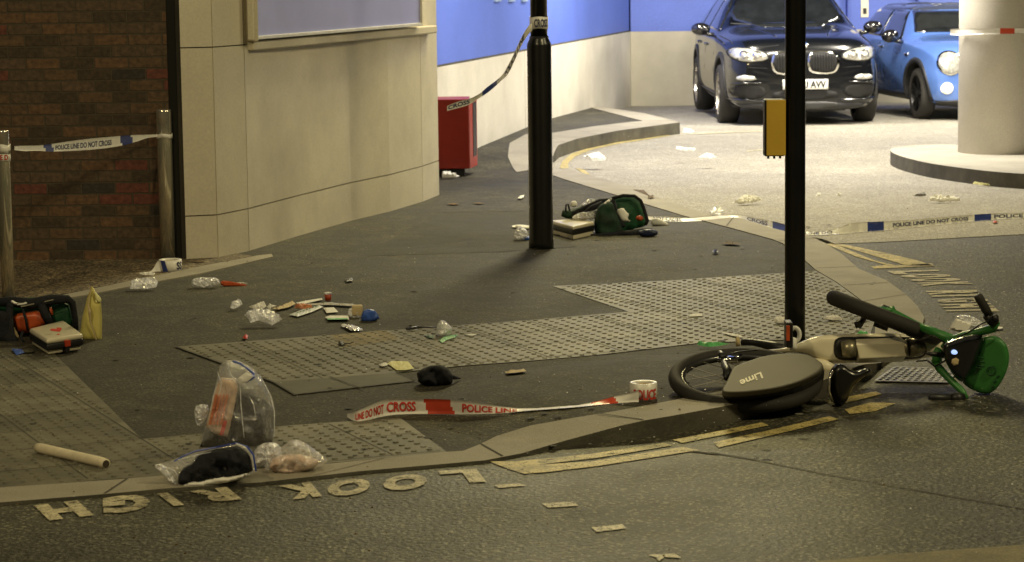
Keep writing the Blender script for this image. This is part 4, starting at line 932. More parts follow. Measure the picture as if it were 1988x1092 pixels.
for sd in ('R', 'L'):
    dm('side_window', [(-.72, .95), (-1.62, .96), (-1.62, 1.30), (-1.02, 1.29)], sd, .006, GLASS, res=.07, sm=0)
    dm('side_window', [(-1.68, .965), (-2.75, .985), (-2.62, 1.28), (-1.68, 1.30)], sd, .006, GLASS, res=.07, sm=0)
    dm('roof_edge', [(-1.0, 1.315), (-2.8, 1.30), (-2.8, 1.345), (-1.0, 1.36)], sd, .010, ROOFM, res=.1, sm=0)
    dm('sill_trim', [(-.42, .18), (-2.08, .18), (-2.08, .30), (-.42, .30)], sd, .012, TX, res=.1, sm=0)
    for a0 in (0, -2.495):
        arc = [(a0 + .43 * math.cos(R(t)), .325 + .43 * math.sin(R(t))) for t in range(-10, 191, 10)] + [(a0 + .37 * math.cos(R(t)), .325 + .37 * math.sin(R(t))) for t in range(190, -11, -10)]
        dm('arch_trim', arc, sd, .012, TX, res=.08, sm=0)
    for dx in (-.52, -1.66): dm('door_gap', [(dx, .34), (dx + .009, .34), (dx + .009, .90), (dx, .90)], sd, .002, HOLE, res=.2, sm=0)
    dm('door_handle', [(-1.42, .83), (-1.58, .835), (-1.58, .86), (-1.42, .855)], sd, .028, CHROME, res=.05)
    dm('side_vent', [(-.28, .76), (-.42, .76), (-.43, .80), (-.28, .81)], sd, .014, CHROME)
for s in (1, -1):
    g = lambda p: p if s == 1 else mir(p)
    cy, cz = .56, .70
    h = dm('headlight', g([(cy + .145 * math.cos(R(a)), cz + .145 * math.sin(R(a))) for a in range(0, 360, 20)]), 'F', .010, CHROME, res=.04)
    dm('lamp_lens', g([(cy + .125 * math.cos(R(a)), cz + .125 * math.sin(R(a))) for a in range(0, 360, 20)]), 'F', .022, LENS, h, res=.04)
    dm('fog_lamp', g([(.60 + .07 * math.cos(R(a)), .405 + .07 * math.sin(R(a))) for a in range(0, 360, 20)]), 'F', .016, LITL, res=.04)
    mb = bmesh.new()
    bmesh.ops.create_icosphere(mb, subdivisions=3, radius=1, matrix=Matrix.Translation((-.60, .96 * s, 1.00)) @ Matrix.Diagonal((.075, .115, .085, 1)))
    tube(mb, [(-.60, .80 * s, .92), (-.60, .93 * s, .95)], .024, 8)
    obj('wing_mirror', mb, M('mirror_black', (.008, .008, .01), .12, coat=1), mini, True, world=False)
dm('grille', [(-.40, .42), (.40, .42), (.42, .52), (.34, .62), (-.34, .62), (-.42, .52)], 'F', .014, CHROME)
dm('grille_mesh', [(-.36, .44), (.36, .44), (.38, .52), (.31, .60), (-.31, .60), (-.38, .52)], 'F', .020, HOLE)
dm('lower_trim', [(-.72, .18), (.72, .18), (.74, .27), (-.74, .27)], 'F', .012, TX)
# ------------------------------------------------------------------ fallen hire bicycle
wc = PZ(1447, 737, .125); tl = R(12)
wu = Vector((1, .05, 0)).normalized(); wv = Vector((0, math.cos(tl), math.sin(tl))); wv = (wv - wu * wv.dot(wu)).normalized(); wn = wu.cross(wv)
bike = thing('bicycle', G(1600, 790), 'cream and green electric hire bicycle lying on its side over the kerb', 'bicycle')
def W(px, py, h=0.0):                                              # point on a plane parallel to the rear wheel
    o = wc + wn * h; d = ray(px, py); cp = Vector((0, 0, H)); t = (o - cp).dot(wn) / d.dot(wn); return cp + d * t
def wheel(name, c, u, v, r, rt_, parent, spokes=18, rimm=BLK):
    n = u.cross(v).normalized(); bm = bmesh.new(); N, K = 64, 12; rings = []
    for i in range(N):
        a = 2 * math.pi * i / N; e = u * math.cos(a) + v * math.sin(a)
        rings.append([bm.verts.new(c + e * (r - rt_ + rt_ * math.cos(2 * math.pi * k / K)) + n * rt_ * math.sin(2 * math.pi * k / K)) for k in range(K)])
    for i in range(N):
        A, Bq = rings[i], rings[(i + 1) % N]
        for k in range(K): bm.faces.new((A[k], Bq[k], Bq[(k + 1) % K], A[(k + 1) % K]))
    bmesh.ops.recalc_face_normals(bm, faces=bm.faces)
    w_ = obj(name, bm, TYRE, parent, True)
    bm = bmesh.new(); ri = r - 2 * rt_
    prof = [(ri + .008, -.014), (ri - .012, -.010), (ri - .012, .010), (ri + .008, .014)]; rings = []
    for i in range(N):
        a = 2 * math.pi * i / N; e = u * math.cos(a) + v * math.sin(a); rings.append([bm.verts.new(c + e * q + n * h) for q, h in prof])
    for i in range(N):
        for k in range(4): bm.faces.new((rings[i][k], rings[(i + 1) % N][k], rings[(i + 1) % N][(k + 1) % 4], rings[i][(k + 1) % 4]))
    bmesh.ops.recalc_face_normals(bm, faces=bm.faces)
    obj('rim', bm, M('rim_grey', (.10, .10, .10), .25, metal=.7), w_, True)
    bm = bmesh.new()
    for i in range(spokes):
        a = 2 * math.pi * i / spokes; b_ = a + (.5 if i % 2 else -.5)
        tube(bm, [c + (u * math.cos(b_) + v * math.sin(b_)) * .04 + n * (.03 if (i // 2) % 2 else -.03), c + (u * math.cos(a) + v * math.sin(a)) * (ri - .005)], .0021, 4)
    obj('spokes', bm, STEEL, w_)
    bm = bmesh.new(); tube(bm, [c - n * .055, c + n * .055], .035, 20); obj('hub', bm, BLK, w_, True)
    return w_
wheel('rear_wheel', wc, wu, wv, .335, .030, bike, 20)
# grey chain cover with its dark underside
cov = [(1402, 759), (1425, 710), (1450, 700), (1481, 690), (1532, 684), (1562, 684), (1582, 694), (1600, 707), (1596, 717), (1586, 723), (1566, 734), (1532, 747), (1481, 757), (1440, 760)]
def shell(top, bot, ht, hb, bev, sm=1):
    bm = bmesh.new(); T = smooth_poly(top, sm); B_ = smooth_poly(bot, sm); n = len(T)
    a_ = [bm.verts.new(W(x, y, ht)) for x, y in T]; c_ = [bm.verts.new(W(x, y, hb)) for x, y in B_]
    ft = bm.faces.new(a_); bm.faces.new(list(reversed(c_)))
    for i in range(n): bm.faces.new((a_[i], c_[i], c_[(i + 1) % n], a_[(i + 1) % n]))
    bmesh.ops.recalc_face_normals(bm, faces=bm.faces)
    bmesh.ops.bevel(bm, geom=[e for e in ft.edges], offset=bev, segments=4, affect='EDGES', profile=.5)
    return bm
cov = [(1401, 758), (1404, 752), (1412, 737), (1422, 714), (1428, 710), (1448, 702), (1481, 691), (1520, 686), (1562, 686), (1582, 694), (1600, 707), (1594, 718), (1578, 729), (1550, 742), (1510, 753), (1460, 760), (1425, 762), (1405, 761)]
cob = [(x, y + 9) for x, y in cov]
o = obj('chain_cover', shell(cov, cob, .105, .066, .010), GREYC, bike)
for f in o.data.polygons: f.use_smooth = len(f.vertices) == 4
def lime(u, v):
    x = 1476 - 42 * u - 6 * v; y = 724 + 20 * u + 12 * v
    p = W(x, y + 3 - 4, .075); return p
def letter_on(s, fx, m, par, nm='lettering', bold=.02):
    V_, F_ = text2d(s, bold); return obj(nm, ([fx(u, v) for u, v in V_], F_), m, par)
letter_on('Lime', lambda u, v: W(1477 - 42 * u + 5 * v, 722 + 17 * u + 12 * v, .1065) - Vector((0, 0, 0)), M('cream_print', (.72, .68, .52), .5), o, bold=.025)
und = [(1402, 758), (1440, 762), (1481, 758), (1532, 748), (1566, 736), (1586, 725), (1597, 712), (1600, 728), (1590, 748), (1560, 765), (1520, 778), (1470, 788), (1420, 789), (1403, 782)]
und = [(x + (2 if x > 1500 else 0), y + 9) for x, y in cov]; unb = [(1410, 780), (1412, 774), (1416, 764), (1424, 750), (1432, 740), (1450, 726), (1481, 716), (1520, 712), (1562, 712), (1584, 716), (1601, 724), (1598, 742), (1580, 762), (1550, 778), (1510, 785), (1460, 787), (1430, 786), (1414, 783)]
obj('motor_guard', shell(und, unb, .064, -.02, .004), M('guard_black', (.012, .012, .012), .6), bike)
# rear end, mudguard stay and cream seat stay
fr = [(1382, 702), (1400, 696), (1420, 694), (1440, 690), (1462, 683), (1472, 679), (1500, 679), (1525, 676), (1540, 671), (1565, 660), (1588, 652), (1620, 650), (1700, 648), (1750, 647), (1775, 649), (1805, 655), (1830, 662), (1838, 678), (1832, 694), (1800, 694), (1775, 701), (1700, 704), (1640, 705), (1600, 705), (1585, 696), (1562, 684), (1530, 684), (1480, 690), (1450, 700), (1425, 707), (1400, 706)]
YB = 11.28
def FB(x, y): return PY(x, y, YB - (1600 - x) * .0003)
fo = obj('frame', lump(fr, FB, (0, -1, .35), .030, .050, res_px=7, edge=.5, sm=1), CREAM, bike, True)
obj('battery_recess', lump([(1617, 668), (1622, 658), (1640, 655), (1755, 655), (1780, 660), (1797, 672), (1797, 690), (1780, 700), (1640, 703), (1622, 698), (1617, 688)], lambda x, y: FB(x, y) + Vector((0, -.030, .008)), (0, -1, .35), .012, .01, res_px=8, edge=.2), BLK, bike, True)
def P6(x, y, off): return FB(x, y) + Vector((0, -off, off * .35))
tp = [(1661, 660), (1745, 657), (1754, 673), (1658, 677)]
bt = bmesh.new(); A = [P6(x, y, o_) for (x, y), o_ in zip([(1659, 659), (1747, 656), (1756, 672), (1656, 676)], (.03, .03, .085, .085))]; Bt = [P6(x, y, .085) for x, y in ((1656, 676), (1756, 672), (1754, 700), (1664, 704))]; Cb = [P6(x, y, .0) for x, y in ((1660, 706), (1752, 703), (1747, 660), (1659, 662))]
vs = [bt.verts.new(p) for p in (A[0], A[1], A[2], A[3], Bt[2], Bt[3], Cb[0], Cb[1])]
for q in ((0, 1, 2, 3), (3, 2, 4, 5), (5, 4, 7, 6), (0, 6, 7, 1), (1, 7, 4, 2), (0, 3, 5, 6)): bt.faces.new([vs[i] for i in q])
bmesh.ops.recalc_face_normals(bt, faces=bt.faces); bmesh.ops.bevel(bt, geom=list(bt.edges), offset=.006, segments=3, affect='EDGES', profile=.5)
obj('battery', bt, CREAM, bike)
bm = bmesh.new(); tube(bm, [P6(1754, 680, .05), P6(1760, 680, .055)], [.040, .043], 20); tube(bm, [P6(1760, 680, .052), P6(1776, 679, .048), P6(1786, 679, .040)], [.043, .043, .036], 20); obj('battery_cap', bm, M('worn_metal', (.25, .22, .15), .35, metal=.7, var=.4, vs=30), bike, True)
bm = bmesh.new(); tube(bm, [P6(1632, 682, .04), P6(1645, 681, .048), P6(1657, 681, .05)], [.036, .042, .040], 20); obj('battery_cap', bm, M('worn_metal_2', (.3, .27, .18), .35, metal=.6, var=.4, vs=30), bike, True)
bm = bmesh.new(); tube(bm, [P6(1578, 706, .0), P6(1600, 712, .02), P6(1618, 722, .04)], [.03, .028, .022], 14); obj('seat_tube', bm, CREAM, bike, True)
bm = bmesh.new(); tube(bm, [W(1400, 692, .02), W(1425, 697, .05), W(1440, 690, .06)], [.008, .01, .008], 8); tube(bm, [W(1392, 698, .05), W(1410, 700, .055), W(1428, 695, .06)], .006, 8); obj('brake_caliper', bm, CHROME, bike, True)
bm = bmesh.new(); tube(bm, [W(1398, 686, .05), W(1402, 692, .05), W(1410, 698, .04)], [.014, .016, .01], 10); tube(bm, [W(1405, 705, .05), W(1412, 720, .05), W(1410, 735, .05)], [.014, .02, .012], 10); obj('brake_mount', bm, BLK, bike, True)
# saddle hanging towards the kerb
sad = [(1609, 728), (1614, 714), (1626, 706), (1638, 708), (1648, 716), (1660, 722), (1676, 716), (1688, 714), (1692, 719), (1684, 728), (1668, 740), (1656, 752), (1650, 766), (1644, 780), (1634, 789), (1622, 788), (1613, 776), (1608, 752)]
obj('saddle', lump(sad, lambda x, y: PY(x, y, 10.72), (.1, -1, .25), .045, .055, res_px=6, edge=.6, sm=1), M('saddle_black', (.010, .010, .010), .28, coat=.3), bike, True)
bm = bmesh.new(); tube(bm, [PY(1616, 722, 10.66), PY(1610, 735, 10.62), PY(1609, 760, 10.62), PY(1616, 780, 10.64)], .006, 8); obj('saddle_rail', bm, STEEL, bike, True)
# cranks and pedals on the far side, upright pedal with reflector
bm = bmesh.new(); tube(bm, [PY(1440, 665, 11.6), PY(1460, 665, 11.58), PY(1478, 668, 11.55), PY(1500, 673, 11.5), PY(1522, 678, 11.4)], [.016, .016, .018, .024, .022], 12); obj('crank_arm', bm, BLK, bike, True)
bm = bmesh.new(); tube(bm, [PY(1429, 664, 11.6), PY(1436, 664, 11.6)], [.023, .021], 16); obj('crank_end', bm, TAN, bike, True)
pd = obj('pedal', box(bmesh.new(), (PY(1523, 640, 11.2).x, 11.12, PY(1523, 671, 11.2).z), (PY(1536, 640, 11.2).x, 11.22, PY(1523, 622, 11.2).z), .006), BLK, bike)
obj('pedal_reflector', box(bmesh.new(), (PY(1526, 640, 11.12).x, 11.108, PY(1523, 662, 11.12).z), (PY(1533, 640, 11.12).x, 11.1185, PY(1523, 632, 11.12).z), .003), ORNG, pd)
bm = bmesh.new(); cxy = PY(1543, 650, 11.25); tube(bm, [cxy + Vector((.022 * math.cos(R(a)), 0, .032 * math.sin(R(a)))) for a in range(-90, 271, 24)], .010, 8); tube(bm, [PY(1540, 660, 11.25), PY(1540, 676, 11.2)], .016, 8); obj('cable_loop', bm, PAPER, bike, True)
bm = bmesh.new(); box(bm, (PY(1487, 770, 10.55).x, 10.54, PY(1487, 790, 10.55).z), (PY(1492, 770, 10.55).x, 10.57, PY(1487, 762, 10.55).z), .003); box(bm, (PY(1473, 770, 10.55).x, 10.545, PY(1487, 772, 10.55).z), (PY(1486.5, 770, 10.55).x, 10.57, PY(1487, 765, 10.55).z), .003); obj('rear_reflector', bm, ORNG, bike)
# front wheel turned edge on
fc = PY(1717, 617, 11.42); fu = (PY(1827, 662, 11.30) - PY(1612, 578, 11.42)).normalized(); vd = (fc - Vector((0, 0, H))).normalized(); fv = (vd - fu * vd.dot(fu)).normalized()
fwo = wheel('front_wheel', fc, fu, fv, .285, .036, bike, 16)
bm = bmesh.new()
tube(bm, [PY(1661, 601, 11.38), PY(1668, 606, 11.36), PY(1690, 600, 11.38)], [.018, .012, .020], 10); tube(bm, [PY(1660, 632, 11.36), PY(1672, 628, 11.36)], .016, 10); tube(bm, [PY(1690, 598, 11.3), PY(1668, 634, 11.4)], .013, 10)
obj('front_axle', bm, BLK, bike, True)
bm = bmesh.new()
tube(bm, [PY(1730, 601, 11.3), PY(1734, 607, 11.28), PY(1785, 634, 11.2), PY(1800, 640, 11.15), PY(1850, 660, 11.0)], [.020, .016, .017, .020, .022], 12)
tube(bm, [PY(1772, 644, 11.2), PY(1785, 634, 11.2), PY(1800, 640, 11.15)], [.010, .016, .018], 10)
tube(bm, [PY(1690, 598, 11.32), PY(1710, 600, 11.3), PY(1734, 604, 11.28)], [.008, .012, .014], 10)
obj('fork', bm, GREENP, bike, True)
bm = bmesh.new(); tube(bm, [PY(1832, 676, 11.02), PY(1845, 664, 11.0), PY(1870, 652, 10.98), PY(1905, 644, 10.95), PY(1928, 638, 10.92), PY(1934, 626, 10.9)], [.018, .022, .018, .018, .020, .018], 12)
tube(bm, [PY(1814, 700, 11.05), PY(1824, 716, 11.0), PY(1845, 738, 10.95), PY(1868, 760, 10.9), PY(1876, 775, 10.88)], [.016, .018, .016, .016, .012], 12)
tube(bm, [PY(1824, 680, 11.03), PY(1818, 690, 11.04), PY(1820, 704, 11.02)], .022, 12)
obj('handlebar', bm, GREENP, bike, True)
bm = bmesh.new(); tube(bm, [PY(1898, 573, 10.86), PY(1900, 577, 10.86), PY(1913, 600, 10.87), PY(1920, 612, 10.88)], [.017, .020, .020, .018], 14); obj('grip', bm, TYRE, bike, True)
bm = bmesh.new(); tube(bm, [PY(1915, 612, 10.88), PY(1928, 622, 10.89), PY(1932, 628, 10.9)], [.020, .030, .018], 12); tube(bm, [PY(1930, 612, 10.85), PY(1934, 624, 10.85)], [.01, .014], 8); obj('brake_clamp', bm, BLK, bike, True)
bm = bmesh.new(); tube(bm, [PY(1803, 771, 10.86), PY(1808, 772, 10.86), PY(1848, 774, 10.85)], [.016, .019, .018], 14); obj('grip', bm, BLK, bike, True)
bm = bmesh.new(); tube(bm, [PY(1846, 774, 10.85), PY(1858, 773, 10.85), PY(1870, 774, 10.86)], [.019, .028, .022], 12); obj('brake_clamp', bm, BLK, bike, True)
bm = bmesh.new(); tube(bm, [PY(1832, 690, 10.98), PY(1815, 688, 10.95), PY(1798, 686, 10.93)], [.014, .012, .007], 10); obj('brake_lever', bm, BLK, bike, True)
bas = [(1905, 656), (1925, 651), (1943, 657), (1955, 672), (1960, 690), (1957, 716), (1945, 742), (1931, 760), (1914, 766), (1893, 760), (1878, 752), (1866, 740), (1880, 720), (1898, 690)]
def BK(x, y): return PY(x, y, 10.98 - (x - 1880) * .0010)
bo_ = obj('front_basket', lump(bas, BK, (-.3, -1, .1), .012, .10, res_px=6, edge=.25, sm=1), GREENP, bike, True)
obj('basket_emblem', text_on('*', lambda u, v: BK(1920 + 18 * u, 728 - 18 * v) + Vector((-.006, -.022, .002)), .06), M('dark_green_print', (.01, .07, .02), .6), bo_)
bm = bmesh.new()
for k in range(6):
    a = R(150 + k * 22); c0 = (1907 + 4 * math.cos(a), 708 - 4 * math.sin(a)); c1 = (1907 + 13 * math.cos(a), 704 - 13 * math.sin(a))
tube(bm, [BK(1925 + 8 * math.cos(R(a)), 719 + 8 * math.sin(R(a))) + Vector((-.006, -.018, 0)) for a in range(0, 361, 30)], .003, 6)
for (x, y) in ((1910, 694), (1912, 702), (1911, 710), (1905, 714)): tube(bm, [BK(x - 9, y - 1) + Vector((-.006, -.016, 0)), BK(x, y) + Vector((-.006, -.018, 0))], .0035, 6)
for (x, y) in ((1930, 742), (1936, 732), (1926, 752)): tube(bm, [BK(x, y) + Vector((-.006, -.016, 0)), BK(x + 5, y - 4) + Vector((-.006, -.016, 0))], .005, 6)
obj('basket_print', bm, M('dark_green_print2', (.01, .07, .02), .6), bo_)
tri = [(1828, 676), (1834, 666), (1856, 657), (1880, 651), (1900, 648), (1909, 653), (1907, 670), (1895, 700), (1884, 725), (1871, 743), (1858, 738), (1846, 722), (1834, 700)]
ps = obj('display_panel', lump(tri, lambda x, y: PY(x, y, 10.93), (-.2, -1, .2), .03, .04, res_px=6, edge=.35, sm=1), M('panel_black', (.010, .011, .012), .22, coat=.6), bike, True)
obj('status_light', lump([(1846, 683), (1850, 679), (1856, 680), (1860, 685), (1856, 689), (1848, 688)], lambda x, y: PY(x, y, 10.893), (-.2, -1, .2), .003, .003, res_px=3), M('blue_light', (.35, .5, 1), .3, emit=1.2), ps)
obj('panel_button', lump([(1848, 698), (1856, 695), (1862, 699), (1860, 708), (1852, 710), (1847, 705)], lambda x, y: PY(x, y, 10.892), (-.2, -1, .2), .003, .003, res_px=3, sm=0), TAN, ps)
# drain grate by the kerb
gp = [GP(1700, 744), GP(1735, 717), GP(1850, 722), GP(1832, 746)]; gp = [Vector((p.x, p.y, gz(p.x, p.y) + .005)) for p in (G(1700, 743), G(1738, 716), G(1858, 722), G(1838, 746))]
gr = thing('drain_grate', gp[0], 'pale metal drain grate set in the road under the fallen bicycle', 'drain cover')
bm = bmesh.new(); bm.faces.new([bm.verts.new(p) for p in gp]); obj('drain_pit', bm, HOLE, gr)
bm = bmesh.new()
def bar(a, b_, w_):
    d = (b_ - a).normalized(); s = Vector((-d.y, d.x, 0)) * w_; z = Vector((0, 0, .004)); hexa(bm, [a - s + z * .3, a + s + z * .3, b_ + s + z * .3, b_ - s + z * .3, a - s + z, a + s + z, b_ + s + z, b_ - s + z])
for k in range(11): t = k / 10; bar(gp[0].lerp(gp[3], t), gp[1].lerp(gp[2], t), .007)
obj('grate_bars', bm, M('galvanised', (.45, .45, .46), .4, metal=.3), gr)
bm = bmesh.new()
for k in range(9): t = k / 8; bar(gp[0].lerp(gp[1], t) + Vector((0, 0, .0015)), gp[3].lerp(gp[2], t) + Vector((0, 0, .0015)), .006)
obj('grate_cross_bars', bm, M('galvanised_2', (.45, .45, .46), .4, metal=.3), gr)

for pts_ in ([PY(1838, 668, 10.98), PY(1812, 652, 11.0), PY(1785, 660, 11.1), PY(1760, 650, 11.2)], [PY(1836, 700, 10.95), PY(1815, 712, 10.98), PY(1800, 700, 11.05), PY(1780, 702, 11.15)], [W(1400, 694, .06), W(1430, 684, .07), W(1470, 680, .06)], [PY(1920, 622, 10.86), PY(1900, 632, 10.84), PY(1880, 646, 10.86), PY(1858, 655, 10.88)]):
    bm = bmesh.new(); tube(bm, pts_, .004, 6); obj('cable', bm, BLK, bike, True)
# ------------------------------------------------------------------ medical bags and cases
def case(label, tops, zt, gz_, layers, latch=None, heart=True):
    P_ = [PZ(x, y, gz_ + zt) for x, y in tops]; c = sum(P_, Vector()) / 4; c.z = gz_
    t = thing('defibrillator_case', c, label, 'medical case')
    for nm, a, b_, s, m, bv_ in layers:
        q = [Vector((c.x + (p.x - c.x) * s, c.y + (p.y - c.y) * s, 0)) for p in P_]
        obj(nm, hexa(bmesh.new(), [Vector((p.x, p.y, gz_ + z)) for z in (a, b_) for p in q], bv_, 3), m, t, True)
    return t, P_, c
LID = M('case_cream', (.70, .64, .48), .35, var=.05, coat=.3)
t, P_, c = case('cream and black defibrillator case with red heart on its lid, before the green bag', [(56, 638), (90, 659), (162, 648), (124, 621)], .085, .012,
    [('case_base', 0, .03, .90, LID, .010), ('case_band', .024, .060, 1.0, BLK, .010), ('case_lid', .056, .085, .99, LID, .013)])
def on_lid(u, v): a = P_[0].lerp(P_[1], u); b_ = P_[3].lerp(P_[2], u); p = a.lerp(b_, v); return Vector((p.x, p.y, .012 + .0858))
hp = [(.50 + .17 * 16 * math.sin(R(a)) ** 3 / 16, .50 + .17 * (13 * math.cos(R(a)) - 5 * math.cos(R(2 * a)) - 2 * math.cos(R(3 * a)) - math.cos(R(4 * a))) / 16) for a in range(0, 360, 15)]
bm = bmesh.new()
def hx_(p): return on_lid(1 - p[1], p[0] * .9 + .08)
cv = bm.verts.new(hx_((.5, .5))); vs = [bm.verts.new(hx_(p)) for p in hp]
for i in range(len(vs)): 
    if 2 != i: bm.faces.new((cv, vs[i], vs[(i + 1) % len(vs)]))
obj('heart_emblem', bm, INKR, t)
obj('small_emblem', ([on_lid(.78, .38), on_lid(.84, .38), on_lid(.84, .45), on_lid(.78, .45)], [(0, 1, 2, 3)]), INKR, t)
obj('small_print', joinvf([([on_lid(.70 + .05 * k, .1), on_lid(.70 + .05 * k + .012, .1), on_lid(.70 + .05 * k + .012, .1 + .2), on_lid(.70 + .05 * k, .3)], [(0, 1, 2, 3)]) for k in range(1)]), GREYC, t)
m1 = P_[1].lerp(P_[2], .55); dd = (P_[2] - P_[1]).normalized(); nn = Vector((dd.y, -dd.x, 0)); m1.z = 0
def blk(p, w_, z0, z1, o0, o1): return hexa(bmesh.new(), [Vector((q.x, q.y, z)) for z in (z0, z1) for q in (p - dd * w_ + nn * o0, p + dd * w_ + nn * o0, p + dd * w_ + nn * o1, p - dd * w_ + nn * o1)], .002)
obj('latch', blk(m1, .016, .045, .077, -.01, .010), M('latch_red', (.45, .05, .02), .4), t); obj('latch_strap', blk(m1, .012, .012, .046, -.02, .006), BLK, t)
# open green bag at the left edge
GB = GP(60, 668); YB1 = GB.y + .12
mb = thing('medical_bag', Vector((GB.x, YB1, .012)), 'open green medical bag with orange contents at the left edge', 'bag')
Q = lambda Y: (lambda x, y: PY(x, y, Y))
obj('bag_body', lump([(-40, 590), (0, 583), (40, 578), (100, 577), (135, 582), (143, 600), (146, 630), (148, 650), (120, 655), (60, 672), (40, 690), (10, 668), (-40, 665)], Q(YB1 + .16), TOC, .02, .18, res_px=8, edge=.3, crump=.012, cs=12), GREENB, mb, True)
obj('bag_lining', lump([(95, 590), (132, 586), (139, 610), (142, 636), (120, 632), (96, 630)], Q(YB1 + .13), TOC, .012, .01, res_px=7, crump=.01, cs=16), GREENB, mb, True)
obj('orange_pouch', lump([(24, 612), (45, 606), (80, 602), (92, 612), (98, 630), (80, 640), (60, 646), (35, 648), (27, 630)], Q(YB1 + .08), TOC, .045, .03, res_px=6, edge=.5, crump=.008, cs=18), ORNG, mb, True)
obj('orange_pouch', lump([(94, 597), (101, 596), (104, 612), (99, 614)], Q(YB1 + .10), TOC, .02, .01, res_px=4, edge=.5), ORNG, mb, True)
obj('buff_packet', lump([(23, 615), (29, 622), (34, 645), (38, 655), (31, 660), (25, 640)], Q(YB1 + .06), TOC, .02, .02, res_px=5), TAN, mb, True)
bm = bmesh.new(); tube(bm, [PY(-20, 588, YB1 + .1), PY(20, 586, YB1 + .06), PY(60, 590, YB1 + .05), PY(100, 582, YB1 + .08), PY(132, 581, YB1 + .1), PY(141, 588, YB1 + .12), PY(146, 620, YB1 + .12), PY(148, 645, YB1 + .12)], [.02, .028, .03, .028, .022, .018, .016, .014], 10)
tube(bm, [PY(20, 590, YB1 + .05), PY(17, 620, YB1), PY(20, 650, YB1 - .03), PY(32, 670, YB1 - .06)], [.02, .022, .022, .02], 10); obj('bag_rim', bm, BLKC, mb, True)
obj('bag_side', lump([(-40, 605), (5, 602), (18, 612), (22, 640), (32, 662), (48, 676), (20, 676), (-5, 668), (-40, 664)], Q(YB1 - .02), TOC, .05, .06, res_px=7, edge=.5, crump=.014, cs=14), BLKC, mb, True)
bm = bmesh.new(); tube(bm, [PY(44, 600, YB1 + .04), PY(50, 620, YB1 + .02), PY(54, 642, YB1 + .03)], .008, 6); tube(bm, [PY(80, 592, YB1 + .05), PY(88, 612, YB1 + .03), PY(97, 628, YB1 + .04)], [.02, .024, .022], 8)
tube(bm, [PY(44, 645, YB1 - .03), PY(40, 655, YB1 - .06), PY(46, 664, YB1 - .08), PY(36, 672, YB1 - .08), PY(28, 664, YB1 - .06)], .008, 8); obj('strap', bm, BLKC, mb, True)
obj('zip', lump([(40, 594), (66, 589), (67, 591), (41, 597)], Q(YB1 + .0), TOC, .003, .002, res_px=4, sm=0), STEEL, mb); obj('zip', lump([(86, 585), (104, 581), (104, 583), (87, 587)], Q(YB1 + .02), TOC, .003, .002, res_px=4, sm=0), STEEL, mb)
tag(obj('paper_scrap', lump([(20, 588), (23, 582), (32, 588), (45, 589), (50, 586), (54, 590), (35, 593), (27, 591)], Q(YB1 + .0), TOC, .008, .006, res_px=4, crump=.003, cs=40), PAPER, None, True), 'torn white paper lying on the rim of the open green bag', 'paper')
tag(obj('wrapper', flat([(22, 677), (42, 678), (50, 684), (32, 690)], .003, res_px=4, crump=.002, sm=0, edge=.1), BLUEP), 'blue and white wrapper piece on the blister paving before the green bag', 'wrapper')
tag(obj('wrapper', flat([(42, 679), (60, 675), (68, 684), (48, 685)], .004, res_px=4, crump=.002), SLABD), 'thin grey packet half under the heart marked medical case', 'wrapper')
# upright yellow folded card
yc = thing('yellow_card', GP(175, 662), 'tall folded yellow card standing next to the cream medical case', 'card')
yY = GP(175, 662).y
obj('card_front', lump([(155, 650), (160, 615), (170, 575), (178, 556), (184, 562), (188, 585), (196, 582), (198, 620), (198, 662), (175, 662), (160, 660)], Q(yY + .03), (.1, -1, .1), .022, .03, res_px=6, edge=.6, sm=0, crump=.003, cs=10), M('yellow_card', (.62, .55, .17), .55, var=.12, vs=8), yc, True)
bm = bmesh.new(); tube(bm, [PY(176, 562, yY), PY(171, 590, yY - .01), PY(174, 606, yY - .015), PY(175, 625, yY - .01), PY(183, 645, yY - .005), PY(187, 661, yY)], [.004, .004, .009, .004, .004, .004], 6); obj('card_fold', bm, TAN, yc)
obj('card_flap', lump([(181, 561), (188, 570), (197, 580), (196, 590), (186, 586)], Q(yY + .01), (.1, -1, .1), .012, .01, res_px=4), PAPY, yc, True)
# second bag behind the lamp post
Y2 = GP(1180, 458).y
mb2 = thing('medical_bag', Vector((GP(1180, 458).x, Y2 + .1, 0)), 'collapsed green medical bag spilling packets behind the black lamp post', 'bag')
obj('bag_lid', lump([(1155, 440), (1158, 405), (1170, 392), (1190, 383), (1215, 380), (1235, 382), (1246, 393), (1253, 410), (1258, 430), (1254, 440), (1225, 446), (1210, 462), (1165, 462)], Q(Y2 + .20), TOC, .02, .12, res_px=6, edge=.3, crump=.01, cs=12), GREENB, mb2, True)
bm = bmesh.new(); tube(bm, [PY(1188, 386, Y2 + .12), PY(1210, 380, Y2 + .12), PY(1232, 381, Y2 + .12), PY(1244, 390, Y2 + .12), PY(1251, 408, Y2 + .12), PY(1257, 430, Y2 + .1), PY(1253, 437, Y2 + .1)], .012, 8); tube(bm, [PY(1190, 388, Y2 + .12), PY(1196, 410, Y2 + .1), PY(1205, 432, Y2 + .08), PY(1212, 440, Y2 + .06)], [.014, .016, .016, .014], 8); obj('lid_rim', bm, BLKC, mb2, True)
obj('bag_side', lump([(1158, 405), (1170, 394), (1188, 390), (1196, 412), (1208, 440), (1214, 458), (1190, 464), (1160, 464), (1152, 440)], Q(Y2 + .06), TOC, .05, .08, res_px=6, edge=.4, crump=.012, cs=14), M('green_black_canvas', (.005, .030, .014), .7, var=.6, vs=14, bump=.3), mb2, True)
